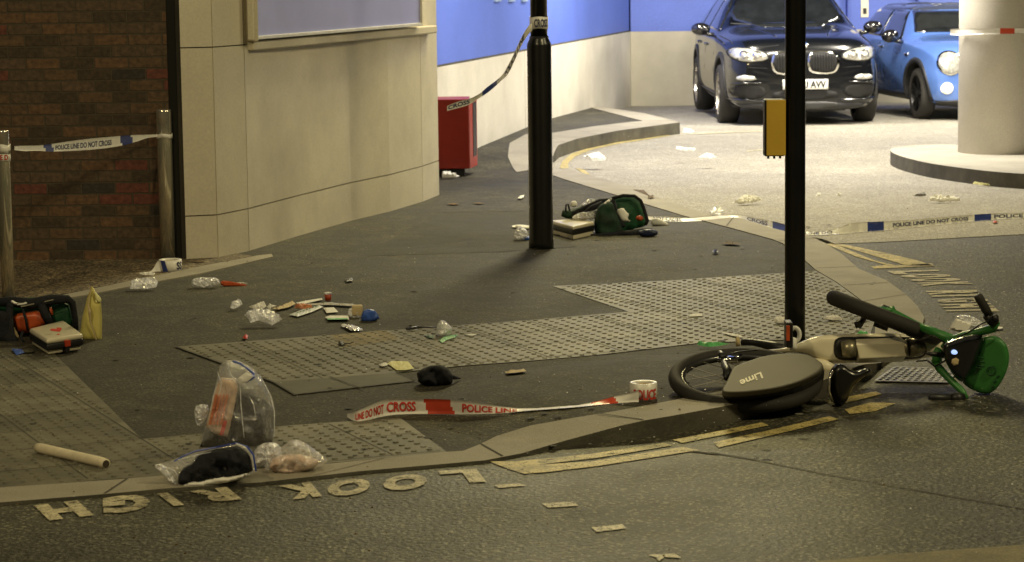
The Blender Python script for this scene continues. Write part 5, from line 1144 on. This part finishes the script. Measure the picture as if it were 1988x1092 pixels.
obj('bag_side', lump([(1088, 425), (1093, 405), (1110, 408), (1140, 396), (1160, 390), (1185, 388), (1170, 398), (1150, 412), (1140, 426)], Q(Y2 + .26), TOC, .03, .05, res_px=6, edge=.4, crump=.012, cs=14), M('green_black_canvas_2', (.006, .035, .016), .7, var=.6, vs=14, bump=.3), mb2, True)
bm = bmesh.new(); tube(bm, [PY(1098, 412, Y2 + .2), PY(1099, 398, Y2 + .2), PY(1103, 397, Y2 + .2), PY(1106, 410, Y2 + .2)], .007, 8); tube(bm, [PY(1110, 416, Y2 + .18), PY(1140, 402, Y2 + .17), PY(1165, 392, Y2 + .16), PY(1182, 389, Y2 + .15)], [.012, .018, .022, .014], 8); tube(bm, [PY(1125, 424, Y2 + .14), PY(1148, 405, Y2 + .12), PY(1170, 395, Y2 + .12)], [.012, .02, .02], 8); obj('strap', bm, BLKC, mb2, True)
obj('bag_base', lump([(1075, 455), (1100, 458), (1150, 455), (1215, 448), (1260, 442), (1278, 450), (1275, 460), (1240, 463), (1200, 461), (1160, 462), (1120, 468), (1080, 466)], Q(Y2 - .02), TOC, .03, .05, res_px=6, edge=.5, crump=.008, cs=14), BLKC, mb2, True)
for pts, Yo, m, l, nm in (
    ([(1196, 408), (1210, 403), (1216, 412), (1222, 416), (1218, 425), (1226, 430), (1208, 433), (1202, 422)], .08, PAPER, 'crumpled cream paper poking out of the collapsed green bag', 'paper_scrap'),
    ([(1233, 425), (1238, 418), (1247, 419), (1250, 427), (1240, 430)], .06, ORNG, 'small orange pack inside the open lid of the collapsed bag', 'packet'),
    ([(1106, 400), (1109, 391), (1119, 390), (1121, 401), (1113, 403)], .24, PAPER, 'upright white paper corner at the back of the collapsed bag', 'paper_scrap'),
    ([(1178, 398), (1172, 402), (1166, 400), (1180, 388), (1189, 385), (1184, 392)], .05, PAPER, 'narrow white paper strip on top of the collapsed bag', 'paper_scrap')):
    tag(obj(nm, lump(pts, Q(Y2 + Yo), TOC, .015, .012, res_px=4, crump=.006, cs=30), m, None, True), l, 'paper' if 'paper' in l else 'packet')
for pts, Yo, l in (([(1125, 400), (1140, 388), (1152, 385), (1158, 392), (1150, 398), (1135, 405)], .24, 'clear plastic wrapping piled at the back of the collapsed bag'),
                   ([(1108, 424), (1120, 415), (1140, 410), (1158, 406), (1160, 425), (1140, 428), (1122, 426)], .13, 'clear plastic wrapping behind the flat cream case')):
    tag(obj('plastic_wrap', lump(pts, Q(Y2 + Yo), TOC, .025, .02, res_px=3.5, crump=.018, cs=30, ridge=True), FILM2, None, False), l, 'plastic wrapping')
t, P2, c2 = case('cream and black defibrillator case with a plain lid, lying behind the black lamp post', [(1066, 428), (1112, 440), (1154, 431), (1140, 424)], .10, 0.0,
    [('case_base', .0, .042, .92, LID, .008), ('case_band', .036, .078, 1.0, BLK, .008), ('case_lid', .072, .10, .99, LID, .010)])
for pts, m, l, t_, nm in (([(1265, 424), (1278, 423), (1300, 436), (1298, 440), (1270, 440), (1262, 434)], PAPER, 'small white booklet lying at the right end of the collapsed bag', .012, 'booklet'),
    ([(1236, 448), (1255, 445), (1276, 447), (1278, 456), (1262, 462), (1242, 460)], M('navy_pouch', (.012, .02, .06), .35), 'shiny dark pouch in front of the collapsed green bag', .03, 'pouch'),
    ([(990, 440), (1004, 436), (1030, 438), (1030, 444), (1010, 444)], PAPER, 'flat white sheet sticking out on the left side of the black lamp post', .006, 'paper_sheet')):
    tag(obj(nm, stand(pts, t_, res_px=4, crump=.003, cs=30) if t_ > .01 else flat(pts, t_, res_px=4), m, None, True), l, nm.split('_')[0])
tag(obj('plastic_wrap', stand([(996, 466), (1000, 447), (1008, 439), (1020, 443), (1026, 455), (1026, 466), (1010, 469)], .05, res_px=3.5, crump=.022, cs=32, ridge=True), FILM2), 'crumpled clear plastic bag against the left side of the black lamp post', 'plastic bag')
tag(obj('blue_glove', stand([(1010, 466), (1018, 459), (1032, 460), (1032, 468), (1016, 469)], .02, res_px=4, crump=.005), BLUEP, None, True), 'blue glove scrap at the foot of the black lamp post', 'glove')
# ------------------------------------------------------------------ bags of clothing in the foreground
YP = GP(430, 905).y
NV = M('navy_cloth', (.006, .007, .012), .85, var=.5, vs=14, bump=.8, bs=40)
cl1 = tag(obj('clothing', lump([(400, 832), (388, 868), (420, 872), (480, 868), (528, 862), (534, 825), (531, 795), (512, 775), (478, 762), (458, 762), (440, 790)], Q(YP + .20), TOC, .09, .12, res_px=5, edge=.5, crump=.035, cs=11, ridge=True, sm=0), NV, None, True), 'dark folded clothing inside the upright clear bag', 'clothes')
pad = thing('gauze_pack', PY(430, 850, YP + .08), 'pink striped paper pack inside the upright clear bag', 'packet')
obj('pack_body', lump([(400, 828), (410, 790), (420, 750), (430, 733), (455, 735), (462, 750), (455, 790), (442, 848), (425, 846), (410, 838)], Q(YP + .08), (-.2, -1, .2), .022, .03, res_px=6, edge=.25, sm=0, crump=.004, cs=14), M('buff_pink_paper', (.66, .48, .36), .6, var=.15, vs=14), pad, True)
STRIPE = M('faded_orange_print', (.60, .20, .10), .6)
for x in (418, 425, 432, 439): obj('pack_stripe', lump([(x, 766), (x + 5, 767), (x - 8, 826), (x - 13, 824)], Q(YP + .05), (-.2, -1, .2), .003, .003, res_px=6, sm=0), STRIPE, pad)
obj('pack_label', lump([(434, 816), (441, 818), (434, 846), (426, 845)], Q(YP + .045), (-.2, -1, .2), .003, .003, res_px=6, sm=0), INKR, pad)
ub = thing('evidence_bag', GP(440, 880), 'upright clear plastic bag holding dark clothing and a pink striped pack', 'plastic bag')
obj('bag_film', lump([(384, 868), (398, 826), (412, 780), (422, 730), (430, 702), (448, 698), (466, 702), (492, 715), (513, 742), (533, 778), (535, 830), (530, 862), (480, 872), (430, 874)], Q(YP + .16), TOC, .13, .16, res_px=5, edge=.7, crump=.022, cs=8, ridge=True, seed=3), FILM, ub)
obj('bag_film', lump([(376, 790), (392, 784), (408, 788), (400, 815), (392, 828), (380, 825)], Q(YP + .10), TOC, .02, .02, res_px=4, crump=.022, cs=30, ridge=True, seed=8), FILM2, ub)
BSEAL = M('blue_seal', (.03, .07, .42), .35); 
bm = bmesh.new(); tube(bm, [PY(452, 702, YP + .02), PY(466, 706, YP + .02), PY(480, 716, YP + .02), PY(494, 727, YP + .02)], .004, 6); tube(bm, [PY(478, 742, YP), PY(488, 735, YP), PY(494, 731, YP)], [.005, .007, .005], 6); obj('bag_seal', bm, BSEAL, ub)
bm = bmesh.new()
for pts_ in ([(422, 722), (430, 745), (425, 770)], [(440, 705), (448, 730), (462, 742)], [(466, 745), (468, 790), (474, 850)], [(484, 770), (492, 784), (496, 806)], [(505, 728), (526, 770), (533, 800), (532, 850)], [(430, 735), (452, 738), (462, 752)], [(408, 800), (414, 770), (424, 738)]):
    tube(bm, [PY(x, y, YP - .005 + .02 * abs(x - 470) / 60) for x, y in pts_], [.0008] + [.0022] * (len(pts_) - 2) + [.0008], 5)
obj('film_crease_highlight', bm, FILM2, ub)  # milky tubes drawn as bright highlights along the film's creases
obj('bag_label', lump([(462, 735), (478, 722), (492, 731), (480, 742), (466, 746)], Q(YP - .01), TOC, .003, .003, res_px=6, sm=0), PAPER, ub)
cl2 = tag(obj('clothing', stand([(347, 945), (346, 925), (356, 908), (372, 898), (384, 882), (420, 872), (460, 866), (480, 872), (490, 885), (494, 912), (470, 926), (430, 934), (380, 940)], .07, res_px=5, edge=.5, crump=.03, cs=12, seed=4, ridge=True, sm=0), NV, None, True), 'black clothing bundle inside the flat clear bag on the kerb', 'clothes')
fb = thing('evidence_bag', GP(420, 945), 'flat clear bag with black clothing lying over the kerb edge', 'plastic bag')
YF = GP(420, 940).y
obj('bag_film', lump([(297, 904), (320, 898), (345, 890), (384, 872), (420, 868), (462, 862), (485, 868), (496, 890), (497, 918), (470, 930), (420, 938), (352, 950), (338, 940), (318, 920)], Q(YF + .06), TOC, .10, .06, res_px=5, edge=.6, crump=.022, cs=14, ridge=True, seed=6), FILM, fb)
obj('bag_seal', lump([(455, 862), (462, 861), (485, 872), (496, 890), (496, 916), (491, 915), (488, 890), (476, 874)], Q(YF - .06), TOC, .004, .004, res_px=4, sm=1), PAPER, fb)
bm = bmesh.new(); tube(bm, [PY(338, 896, YF), PY(360, 884, YF), PY(380, 876, YF), PY(420, 869, YF), (PY(458, 861, YF - .04)), PY(480, 868, YF - .06), PY(492, 884, YF - .07), PY(497, 915, YF - .07)], .0035, 6); obj('bag_piping', bm, BSEAL, fb)
obj('white_lining', lump([(352, 948), (358, 938), (400, 932), (432, 924), (440, 928), (470, 920), (490, 918), (470, 930), (430, 940), (390, 946)], Q(YF - .07), TOC, .02, .02, res_px=5, crump=.01, cs=20), PAPER, fb, True)
obj('film_fringe', lump([(297, 904), (310, 900), (322, 906), (330, 920), (354, 948), (345, 953), (330, 938), (316, 920)], Q(YF - .04), TOC, .012, .01, res_px=3.5, crump=.016, cs=40, ridge=True, seed=2), FILM2, fb)
bm = bmesh.new()
for pts_ in ([(318, 905), (340, 915), (352, 940)], [(345, 893), (380, 884), (410, 878)], [(500, 868), (514, 880), (520, 905)], [(470, 926), (488, 920), (498, 900)]):
    tube(bm, [PY(x, y, YF - .05) for x, y in pts_], [.0008, .0024, .0008], 5)
obj('film_crease_highlight', bm, FILM2, fb)  # highlight lines on the flat bag, modelled as thin milky tubes
tag(obj('gauze_bundle', stand([(522, 908), (530, 890), (548, 884), (580, 882), (604, 888), (622, 895), (612, 908), (590, 918), (560, 922), (536, 918)], .06, res_px=4, edge=.5, crump=.028, cs=20, ridge=True, sm=0), PINK, None, True), 'pinkish gauze bundle inside the small clear bag at the kerb', 'gauze')
tag(obj('red_spot', stand([(561, 896), (567, 893), (572, 896), (570, 901), (564, 901)], .006, Y=GP(567, 918).y - .03, res_px=3), INKR), 'small red mark on the pinkish gauze bundle', 'stain')
tag(obj('evidence_bag', lump([(512, 918), (520, 890), (545, 870), (568, 851), (590, 858), (612, 874), (632, 890), (640, 893), (625, 905), (600, 920), (560, 926), (530, 924)], Q(GP(570, 922).y + .06), TOC, .10, .06, res_px=5, edge=.7, crump=.03, cs=14, ridge=True, seed=9), FILM), 'small clear bag of pinkish gauze right of the black clothing bag', 'plastic bag')
tag(obj('foil_sheet', stand([(488, 912), (490, 880), (505, 862), (530, 858), (545, 866), (548, 885), (540, 905), (515, 914)], .05, res_px=3.5, edge=.6, crump=.035, cs=26, ridge=True, seed=5), plastic_film('shiny_wrap', (.85, .85, .88), .55, 30, 1.0)), 'crinkled silvery wrap between the two low clear bags', 'wrapping')
# ------------------------------------------------------------------ black cap and bits on the pavement
cap = thing('black_cap', GP(848, 750), 'crumpled black cap lying on the pavement near the red lettered tape', 'cap')
obj('cap_crown', stand([(812, 742), (809, 725), (820, 716), (836, 710), (856, 709), (870, 716), (880, 730), (878, 744), (862, 752), (838, 752), (822, 748)], .06, res_px=4, edge=.6, crump=.03, cs=15, ridge=True, sm=0), BLKC, cap, True)
bm = bmesh.new(); tube(bm, [PY(835, 724, GP(850, 745).y - .02), PY(862, 728, GP(850, 745).y - .05), PY(880, 733, GP(870, 745).y - .05), PY(893, 735, GP(880, 742).y)], [.006, .010, .010, .004], 8); obj('cap_strap', bm, BLKC, cap, True)
tag(obj('folded_note', flat([(752, 706), (760, 701), (792, 702), (804, 716), (786, 719), (770, 719)], .004, res_px=4, crump=.006, cs=18, sm=0, edge=.1), PAPY), 'pale yellow note lying flat next to the black cap', 'note')
tag(obj('tissue', flat([(735, 709), (740, 706), (752, 705), (754, 709), (742, 712)], .008, res_px=3, crump=.004), PAPER), 'tiny twisted tissue beside the pale yellow note', 'tissue')
tag(obj('cardboard_tube', (lambda bm: tube(bm, [GP(74, 884) + Vector((0, 0, .030)), GP(82, 886) + Vector((0, 0, .030)), GP(198, 912) + Vector((0, 0, .028)), GP(206, 914) + Vector((0, 0, .026))], [.019, .021, .021, .020], 16))(bmesh.new()), M('buff_roll', (.74, .66, .48), .7, var=.12, vs=20), None, True), 'long cream paper tube lying on the blister paving at left', 'tube')
bm = bmesh.new(); e0_ = GP(206, 914) + Vector((0, 0, .026)); e1_ = GP(198, 912) + Vector((0, 0, .028)); dr = (e0_ - e1_).normalized(); tube(bm, [e0_ - dr * .01, e0_ + dr * .0015], .0155, 14)
obj('tube_bore', bm, M('tube_bore', (.06, .045, .03), .9), bpy.data.objects['cardboard_tube'])
tag(obj('wrapper', stand([(178, 892), (196, 889), (212, 892), (211, 900), (190, 896)], .008, Y=GP(195, 905).y, res_px=4, crump=.003), BLUEP), 'blue wrapper tucked behind the end of the cream paper tube', 'wrapper')
# ------------------------------------------------------------------ litter on the pavement
def crumple(nm, pts, m, label, cat, t=.03, seed=0, **k):
    return tag(obj(nm, lean(pts, t * .6, sm=0, res_px=k.pop('res_px', 3), crump=k.pop('crump', .010), cs=k.pop('cs', 36), ridge=True, seed=seed, **k), m), label, cat)
def fl(nm, pts, m, label, cat, t=.003, cr=.003, fn=pz, **k):
    return tag(obj(nm, flat(pts, t, fn=fn, res_px=3, crump=cr, cs=30, sm=0, edge=.15, **k), m), label, cat)
crumple('plastic_packet', [(252, 561), (254, 548), (265, 544), (285, 543), (300, 541), (307, 548), (303, 558), (285, 561)], FILM2, 'crumpled clear packet on the pale edging in front of the blue lettered tape roll', 'packet', .03, 1)
w1 = thing('open_dressing', GP(400, 560), 'open clear packet spilling a bright orange strip, between edging and tape roll', 'packet')
obj('packet_film', stand([(371, 556), (372, 543), (385, 539), (405, 539), (424, 540), (428, 553), (412, 557), (398, 562), (388, 558)], .03, res_px=3, crump=.016, cs=36, ridge=True, seed=2), FILM2, w1)
obj('orange_strip', stand([(428, 545), (445, 546), (465, 550), (482, 554), (472, 558), (452, 556), (429, 556)], .008, res_px=3, crump=.004), ORNG, w1)
obj('white_strip', stand([(455, 548), (480, 549), (482, 553), (462, 551)], .006, res_px=3), PAPER, w1)
crumple('small_vial', [(447, 598), (449, 588), (458, 584), (468, 584), (471, 591), (462, 597), (453, 600)], FILM2, 'small rolled clear wrapper left of the scattered dressings', 'wrapper', .02, 3)
crumple('plastic_packet', [(474, 612), (485, 605), (500, 602), (520, 603), (540, 613), (548, 620), (535, 628), (528, 632), (515, 626), (502, 622), (486, 627), (482, 618)], FILM2, 'large crumpled clear wrapper with cream lining at the left of the dressings', 'wrapper', .03, 4)
crumple('paper_scrap', [(483, 596), (500, 590), (512, 585), (517, 595), (508, 602), (495, 601)], PAPER, 'cream paper corner above the large crumpled wrapper', 'paper', .014, 5)
crumple('paper_scrap', [(518, 597), (523, 591), (537, 594), (526, 597), (525, 602)], PAPER, 'small torn white star of paper right of the cream paper corner', 'paper', .01, 6)
fl('instrument_wrap', [(528, 599), (548, 594), (560, 588), (568, 585), (574, 590), (560, 597), (540, 601)], TAN, 'curled buff wrapper strip among the dressings', 'wrapper', .008)
crumple('orange_tube', [(572, 598), (574, 591), (590, 590), (605, 593), (608, 598), (590, 600)], M('orange_label', (.55, .22, .10), .5, var=.5, vs=60), 'short clear tube with orange end among the dressings', 'tube', .016, 7)
fl('long_strip', [(575, 588), (600, 583), (624, 579), (627, 582), (600, 588), (580, 592)], PAPER, 'thin white strip pointing at the red capped pot', 'strip', .005)
fl('long_strip', [(590, 590), (640, 588), (680, 590), (700, 593), (690, 595), (640, 592), (595, 593)], M('grey_strip', (.35, .33, .28), .4), 'long grey strip running behind the bandage roll', 'strip', .006)
s = fl('printed_strip', [(562, 611), (590, 600), (620, 593), (628, 596), (605, 606), (578, 615)], M('pale_print', (.62, .66, .66), .45), 'pale wrapper strip with green print among the dressings', 'strip', .004)
a0, a1, a2 = GP(570, 611, .020), GP(620, 595, .020), GP(566, 609, .020)
obj('lettering', joinvf([([GP(575 + 6 * k, 609 - 2 * k, .022), GP(579 + 6 * k, 607.7 - 2 * k, .022), GP(580 + 6 * k, 605.5 - 2 * k, .022), GP(576 + 6 * k, 606.8 - 2 * k, .022)], [(0, 1, 2, 3)]) for k in range(7)]), M('green_print', (.02, .14, .05), .5), s)
g1 = thing('specimen_pot', GP(637, 590), 'small red pot with a clear lid standing among the dressings', 'pot')
q = GP(637, 588); bm = lathe(bmesh.new(), [(.017, .012), (.021, .05), (.020, .05)], 20, q.x, q.y); obj('pot_body', bm, M('red_pot', (.40, .06, .02), .4), g1, True)
bm = lathe(bmesh.new(), [(.023, .0505), (.024, .058), (.021, .060)], 20, q.x, q.y); obj('pot_lid', bm, FILM2, g1, True)
fl('paper_square', [(628, 598), (648, 597), (657, 606), (634, 608)], PAPER, 'square white pad lying above the green striped wrapper', 'pad', .004)
br = thing('bandage_roll', GP(690, 620), 'upright tan bandage roll between the green striped wrapper and the blue glove', 'bandage')
q = GP(693, 619); obj('roll_body', hexa(bmesh.new(), [Vector((q.x + a, q.y + b_, z)) for z in (.014, .072) for a, b_ in ((-.028, 0), (.028, 0), (.030, .05), (-.026, .05))], .008, 3), TAN, br, True)
obj('roll_wrap', stand([(676, 618), (675, 601), (683, 597), (700, 595), (703, 600), (703, 620), (690, 622)], .016, Y=q.y + .02, res_px=3, crump=.006, cs=40, ridge=True), FILM2, br)
s = fl('printed_strip', [(631, 616), (640, 613), (676, 613), (678, 621), (640, 622)], PAPER, 'green striped white wrapper lying before the bandage roll', 'strip', .004)
obj('green_stripe', ([GP(634, 618.5, .021), GP(676, 617.5, .021), GP(676, 620, .021), GP(637, 621, .021)], [(0, 1, 2, 3)]), GREENL, s)
gl = thing('blue_glove', GP(715, 622), 'bright blue rubber glove right of the bandage roll', 'glove')
obj('glove_palm', stand([(700, 622), (703, 606), (712, 600), (725, 601), (731, 607), (736, 614), (734, 621), (722, 626), (708, 626)], .018, res_px=3, crump=.006, cs=40), BLUEP, gl, True)
bm = bmesh.new(); gY = GP(715, 622).y
for i, (x, y) in enumerate(((716, 602), (723, 605), (729, 610), (733, 616))): tube(bm, [PY(704 + i * 2, 610 + i * 3, gY - .0), PY((704 + x) / 2 + 4, (y + 608 + i * 3) / 2, gY - .012), PY(x + 3, y + 2, gY - .004)], [.008, .009, .006], 8)
obj('glove_fingers', bm, BLUEP, gl, True)
sc_ = thing('swab_packet', GP(685, 640), 'grey square sachet just above the blister paving', 'sachet')
obj('sachet_pack', flat([(665, 632), (690, 632), (709, 641), (690, 643), (680, 642)], .007, res_px=3, crump=.003), FOIL, sc_); obj('sachet_edge', flat([(661, 630), (672, 629), (676, 635), (665, 636)], .005, res_px=3, crump=.003), FILM2, sc_)
fl('cap_bit', [(471, 654), (477, 650), (482, 652), (480, 658), (474, 658)], INKR, 'tiny red and white cap at the edge of the blister paving', 'cap bit', .008)
bl = thing('blade_handle', GP(662, 666), 'tiny black plastic hook on the worn buff slab', 'hook')
obj('hook_head', flat([(656, 663), (666, 663), (670, 667), (664, 670), (658, 669)], .006, res_px=2.5), BLK, bl); bm = bmesh.new(); tube(bm, [GP(668, 667, .02), GP(680, 667, .02), GP(686, 664, .025)], .003, 6); obj('hook_stem', bm, BLK, bl)
lg = thing('laryngoscope', GP(815, 637), 'slim dark grey instrument with a forked end left of the clear mask', 'instrument')
bm = bmesh.new(); tube(bm, [GP(788, 638, .025), GP(800, 637, .025), GP(812, 636, .025)], [.006, .010, .007], 8); tube(bm, [GP(812, 636, .025), GP(848, 636, .025)], .0045, 8); obj('handle', bm, M('gunmetal', (.10, .10, .12), .3, metal=.7), lg, True)
bm = bmesh.new(); tube(bm, [GP(795, 633, .03), GP(806, 634, .03)], .005, 8); obj('fork', bm, BLK, lg, True)
mk = thing('oxygen_mask', GP(865, 655), 'cone shaped clear mask standing on the blister paving', 'mask')
obj('mask_shell', stand([(847, 652), (848, 632), (854, 622), (862, 622), (872, 630), (879, 640), (876, 652), (866, 657), (854, 656)], .04, res_px=3, edge=.8, crump=.010, cs=24, ridge=True), FILM2, mk)
bm = bmesh.new(); mY = GP(862, 655).y
tube(bm, [PY(848, 648, mY - .03), PY(850, 632, mY - .03), PY(857, 624, mY - .03), PY(866, 632, mY - .035), PY(875, 645, mY - .03), PY(864, 655, mY - .03), PY(852, 654, mY - .03), PY(848, 648, mY - .03)], .003, 6); obj('mask_rim', bm, FILM2, mk, True)
fl('green_strap', [(852, 661), (862, 654), (876, 651), (889, 650), (884, 655), (868, 660), (858, 666)], GREENL, 'light green strap under the clear cone shaped mask', 'strap', .004)
fl('green_strap', [(823, 650), (834, 651), (842, 650), (843, 657), (832, 656)], GREENB, 'dark green strap piece left of the clear cone shaped mask', 'strap', .005)
fl('plastic_strip', [(903, 651), (915, 648), (926, 649), (918, 652)], PAPER, 'thin white curl right of the light green strap', 'strip', .004)
fl('twig_paper', [(980, 722), (990, 720), (1018, 717), (1022, 721), (1000, 724), (984, 725)], TAN, 'buff twisted paper stick on the pavement right of the black cap', 'paper', .006)
fl('dark_clip', [(670, 541), (684, 540), (686, 545), (672, 547)], BLK, 'tiny black clip alone on the open pavement', 'clip', .006)
fl('leaf_bit', [(1005, 385), (1010, 380), (1018, 379), (1016, 383), (1010, 386)], PAPER, 'small pale curl left of the lamp post', 'curl', .01)
fl('dead_leaf', [(866, 396), (880, 394), (894, 396), (880, 398)], BROWN, 'narrow dark leaf nearest the end of the cream wall', 'leaf', .004)
fl('dead_leaf', [(916, 394), (930, 393), (942, 395), (928, 396)], BROWN, 'narrow dark leaf between the red cabinet and the lamp post', 'leaf', .004)
fl('dead_leaf', [(1400, 471), (1418, 470), (1436, 472), (1434, 475), (1410, 474)], BROWN, 'brown stalk on the pavement right of the collapsed bag', 'leaf', .008)
fl('dark_clip', [(1382, 488), (1388, 485), (1396, 488), (1388, 491)], BLK, 'tiny dark fragment below the brown stalk', 'fragment', .012)
fl('wood_chip', [(1228, 368), (1250, 369), (1262, 381), (1238, 371)], BROWN, 'thin wood splinter on the kerb above the collapsed bag', 'splinter', .004)
fl('wood_chip', [(1258, 381), (1268, 379), (1269, 384), (1259, 385)], BROWN, 'square wood chip on the kerb above the collapsed bag', 'chip', .01)
crumple('wrapper', [(858, 345), (858, 337), (868, 334), (880, 338), (893, 342), (880, 345)], PAPER, 'small heap of white litter below the red cabinet', 'litter', .04, 8)
# tape blanks between edging and roll
crumple('glove_scrap', [(270, 530), (290, 528), (302, 531), (298, 535), (276, 534)], PAPER, 'small white tube scrap left of the blue lettered tape roll', 'scrap', .010, 9)
fl('paper_scrap', [(370, 508), (384, 506), (400, 507), (386, 510)], BROWN, 'brown leaf shred at the foot of the cream wall', 'leaf', .004)
# car park litter
LC = 'litter'
L3 = [([(1132, 303), (1150, 298), (1162, 295), (1168, 300), (1178, 307), (1172, 312), (1150, 312), (1142, 307)], PAPER, 'white and blue wrapper on the pale surfacing by the yellow curve', .02),
      ([(1312, 289), (1314, 284), (1330, 287), (1350, 289), (1349, 293), (1326, 293)], PAPER, 'narrow white wrapper on the pale surfacing left of the crossing pole', .015),
      ([(1357, 305), (1372, 297), (1382, 300), (1391, 305), (1378, 308)], PAPER, 'white pointed tissue on the pale surfacing below the narrow wrapper', .02),
      ([(1325, 257), (1328, 249), (1340, 250), (1349, 256), (1338, 258)], PAPER, 'white tissue lying just off the end of the raised kerb', .02),
      ([(1420, 394), (1432, 388), (1440, 381), (1452, 378), (1465, 380), (1480, 387), (1470, 391), (1458, 394), (1440, 396)], PAPER, 'crumpled white and grey paper in the middle of the pale surfacing', .02),
      ([(1802, 390), (1806, 383), (1820, 378), (1830, 381), (1850, 382), (1866, 386), (1862, 391), (1830, 392)], PAPER, 'lumpy white dressing on the pale surfacing before the island', .02),
      ([(1771, 381), (1782, 376), (1794, 374), (1800, 380), (1788, 382)], M('grey_scrap', (.18, .17, .15), .7), 'grey twisted scrap beside the lumpy white dressing', .012),
      ([(1584, 380), (1588, 374), (1594, 376), (1593, 381)], PAPER, 'tiny white ball right behind the crossing pole', .012),
      ([(1623, 379), (1628, 374), (1634, 377), (1632, 381)], PAPER, 'tiny white ball farther right of the crossing pole', .012),
      ([(1888, 357), (1892, 353), (1904, 355), (1920, 357), (1922, 360), (1905, 360)], PAPY, 'yellowish wrapper scrap against the island kerb', .012),
      ([(1376, 413), (1386, 402), (1398, 402), (1408, 411), (1400, 418), (1384, 418)], FILM2, 'clear plastic scrap standing near the trailing police tape', .02),
      ([(1500, 625), (1504, 618), (1516, 616), (1526, 618), (1524, 627), (1508, 627)], PAPER, 'white tissue on the blister paving left of the crossing pole', .02),
      ([(1598, 619), (1606, 614), (1618, 613), (1632, 617), (1636, 622), (1618, 622)], PAPER, 'white tissue on the blister paving right of the crossing pole', .014)]
for i, (p, m, l, t_) in enumerate(L3): crumple('tissue' if 'tissue' in l else 'wrapper', p, m, l, LC, t_, 20 + i, crump=.010, res_px=2.5)
fl('plastic_syringe', [(1338, 615), (1340, 610), (1362, 609), (1364, 614)], PAPER, 'white rectangular wrapper on the blister paving below the dark litter', 'wrapper', .004)
fl('plastic_straw', [(1400, 645), (1428, 649), (1442, 653), (1438, 655), (1420, 652)], PAPER, 'thin white stick on the blister paving above the rear wheel', 'stick', .006)
crumple('green_wrapper', [(1354, 670), (1356, 663), (1375, 665), (1392, 664), (1417, 668), (1395, 672), (1375, 674)], GREENL, 'green wrapper scrap just above the fallen rear wheel', 'wrapper', .01, 41, crump=.006)
crumple('green_wrapper', [(1664, 648), (1668, 643), (1684, 644), (1684, 650)], GREENL, 'small green scrap above the cream bicycle frame', 'wrapper', .01, 42, crump=.006)
# white packet behind the handlebar
pk_ = thing('white_packet', GP(1880, 640), 'white boxy packet with silver foil behind the green handlebar', 'packet')
obj('packet_box', stand([(1842, 640), (1856, 618), (1888, 630), (1876, 648)], .03, Y=G(1865, 650).y + .03, res_px=4, sm=0, edge=.2), PAPER, pk_)
obj('packet_foil', stand([(1850, 615), (1870, 610), (1898, 618), (1912, 632), (1890, 640), (1870, 626)], .02, Y=G(1880, 645).y + .06, res_px=3, crump=.012, cs=30, ridge=True), FILM2, pk_)
tag(obj('paper_sheet', flat([(1900, 634), (1948, 634), (1945, 639), (1905, 642)], .004, fn=gz, base=.006, res_px=4), PAPER), 'flat white sheet on the road at the far side of the green handlebar', 'paper')
tag(obj('red_speck', flat([(1926, 430), (1932, 428), (1938, 431), (1930, 434)], .006, fn=gz, base=.008, res_px=3), ORNG), 'small orange scrap in front of the trailing police tape', 'scrap')
# glass crumbs and grit scattered over pavement and road
bm = bmesh.new()
def crumb(px, py, s):
    p = GP(px, py, .014 + s * .3); k = rnd.uniform(0, 6)
    a = [p + Vector((math.cos(k + i * 2.1) * s * rnd.uniform(.6, 1.6), math.sin(k + i * 2.1) * s * rnd.uniform(.6, 1.3), rnd.uniform(-.2, .3) * s)) for i in range(3)] + [p + Vector((0, 0, s * .9))]
    v = [bm.verts.new(q) for q in a]
    for f in ((0, 1, 3), (1, 2, 3), (2, 0, 3), (2, 1, 0)): bm.faces.new([v[i] for i in f])
for _ in range(560):
    x, y = rnd.uniform(0, 1988), rnd.uniform(420, 1085)
    if rnd.random() < .62: x = 1150 + rnd.gauss(0, 260); y = 480 + abs(rnd.gauss(0, 190))
    if y > 1088 or x < 0 or x > 2000: continue
    if x < 420 and y < 520: continue
    crumb(x, y, rnd.choice((.0016, .002, .0026, .004)))
for _ in range(180): crumb(rnd.uniform(1880, 1990), rnd.uniform(560, 800), rnd.choice((.0016, .002, .003)))
for _ in range(60): crumb(rnd.uniform(1050, 1900), rnd.uniform(250, 470), rnd.choice((.002, .003, .005)))
tag(obj('glass_crumbs', bm, M('glass_crumb', (.75, .75, .72), .25, spec=.8)), 'white crumbs and grit scattered over pavement and road', 'grit', None, 'stuff')
bm = bmesh.new()
for _ in range(260): crumb(rnd.uniform(0, 1988), rnd.uniform(400, 1085), rnd.choice((.003, .004, .006)))
tag(obj('dark_grit', bm, BROWN), 'dark leaf crumbs and grit on the ground', 'grit', None, 'stuff')

bm = bmesh.new()
for _ in range(90):
    x, y = rnd.uniform(0, 1700), rnd.uniform(430, 900)
    if x < 560 and y < 600: continue
    p = GP(x, y); r_ = rnd.uniform(.008, .022)
    if (p.y < GP(x, 900).y): continue
    c_ = [bm.verts.new((p.x + r_ * rnd.uniform(.7, 1.2) * math.cos(k * .7), p.y + r_ * rnd.uniform(.7, 1.2) * math.sin(k * .7), pz(p.x, p.y) + .0125)) for k in range(9)]
    bm.faces.new(c_)
tag(obj('gum_spots', bm, M('old_gum', (.035, .033, .024), .8)), 'old flattened gum spots dotted over the pavement', 'gum', None, 'stuff')
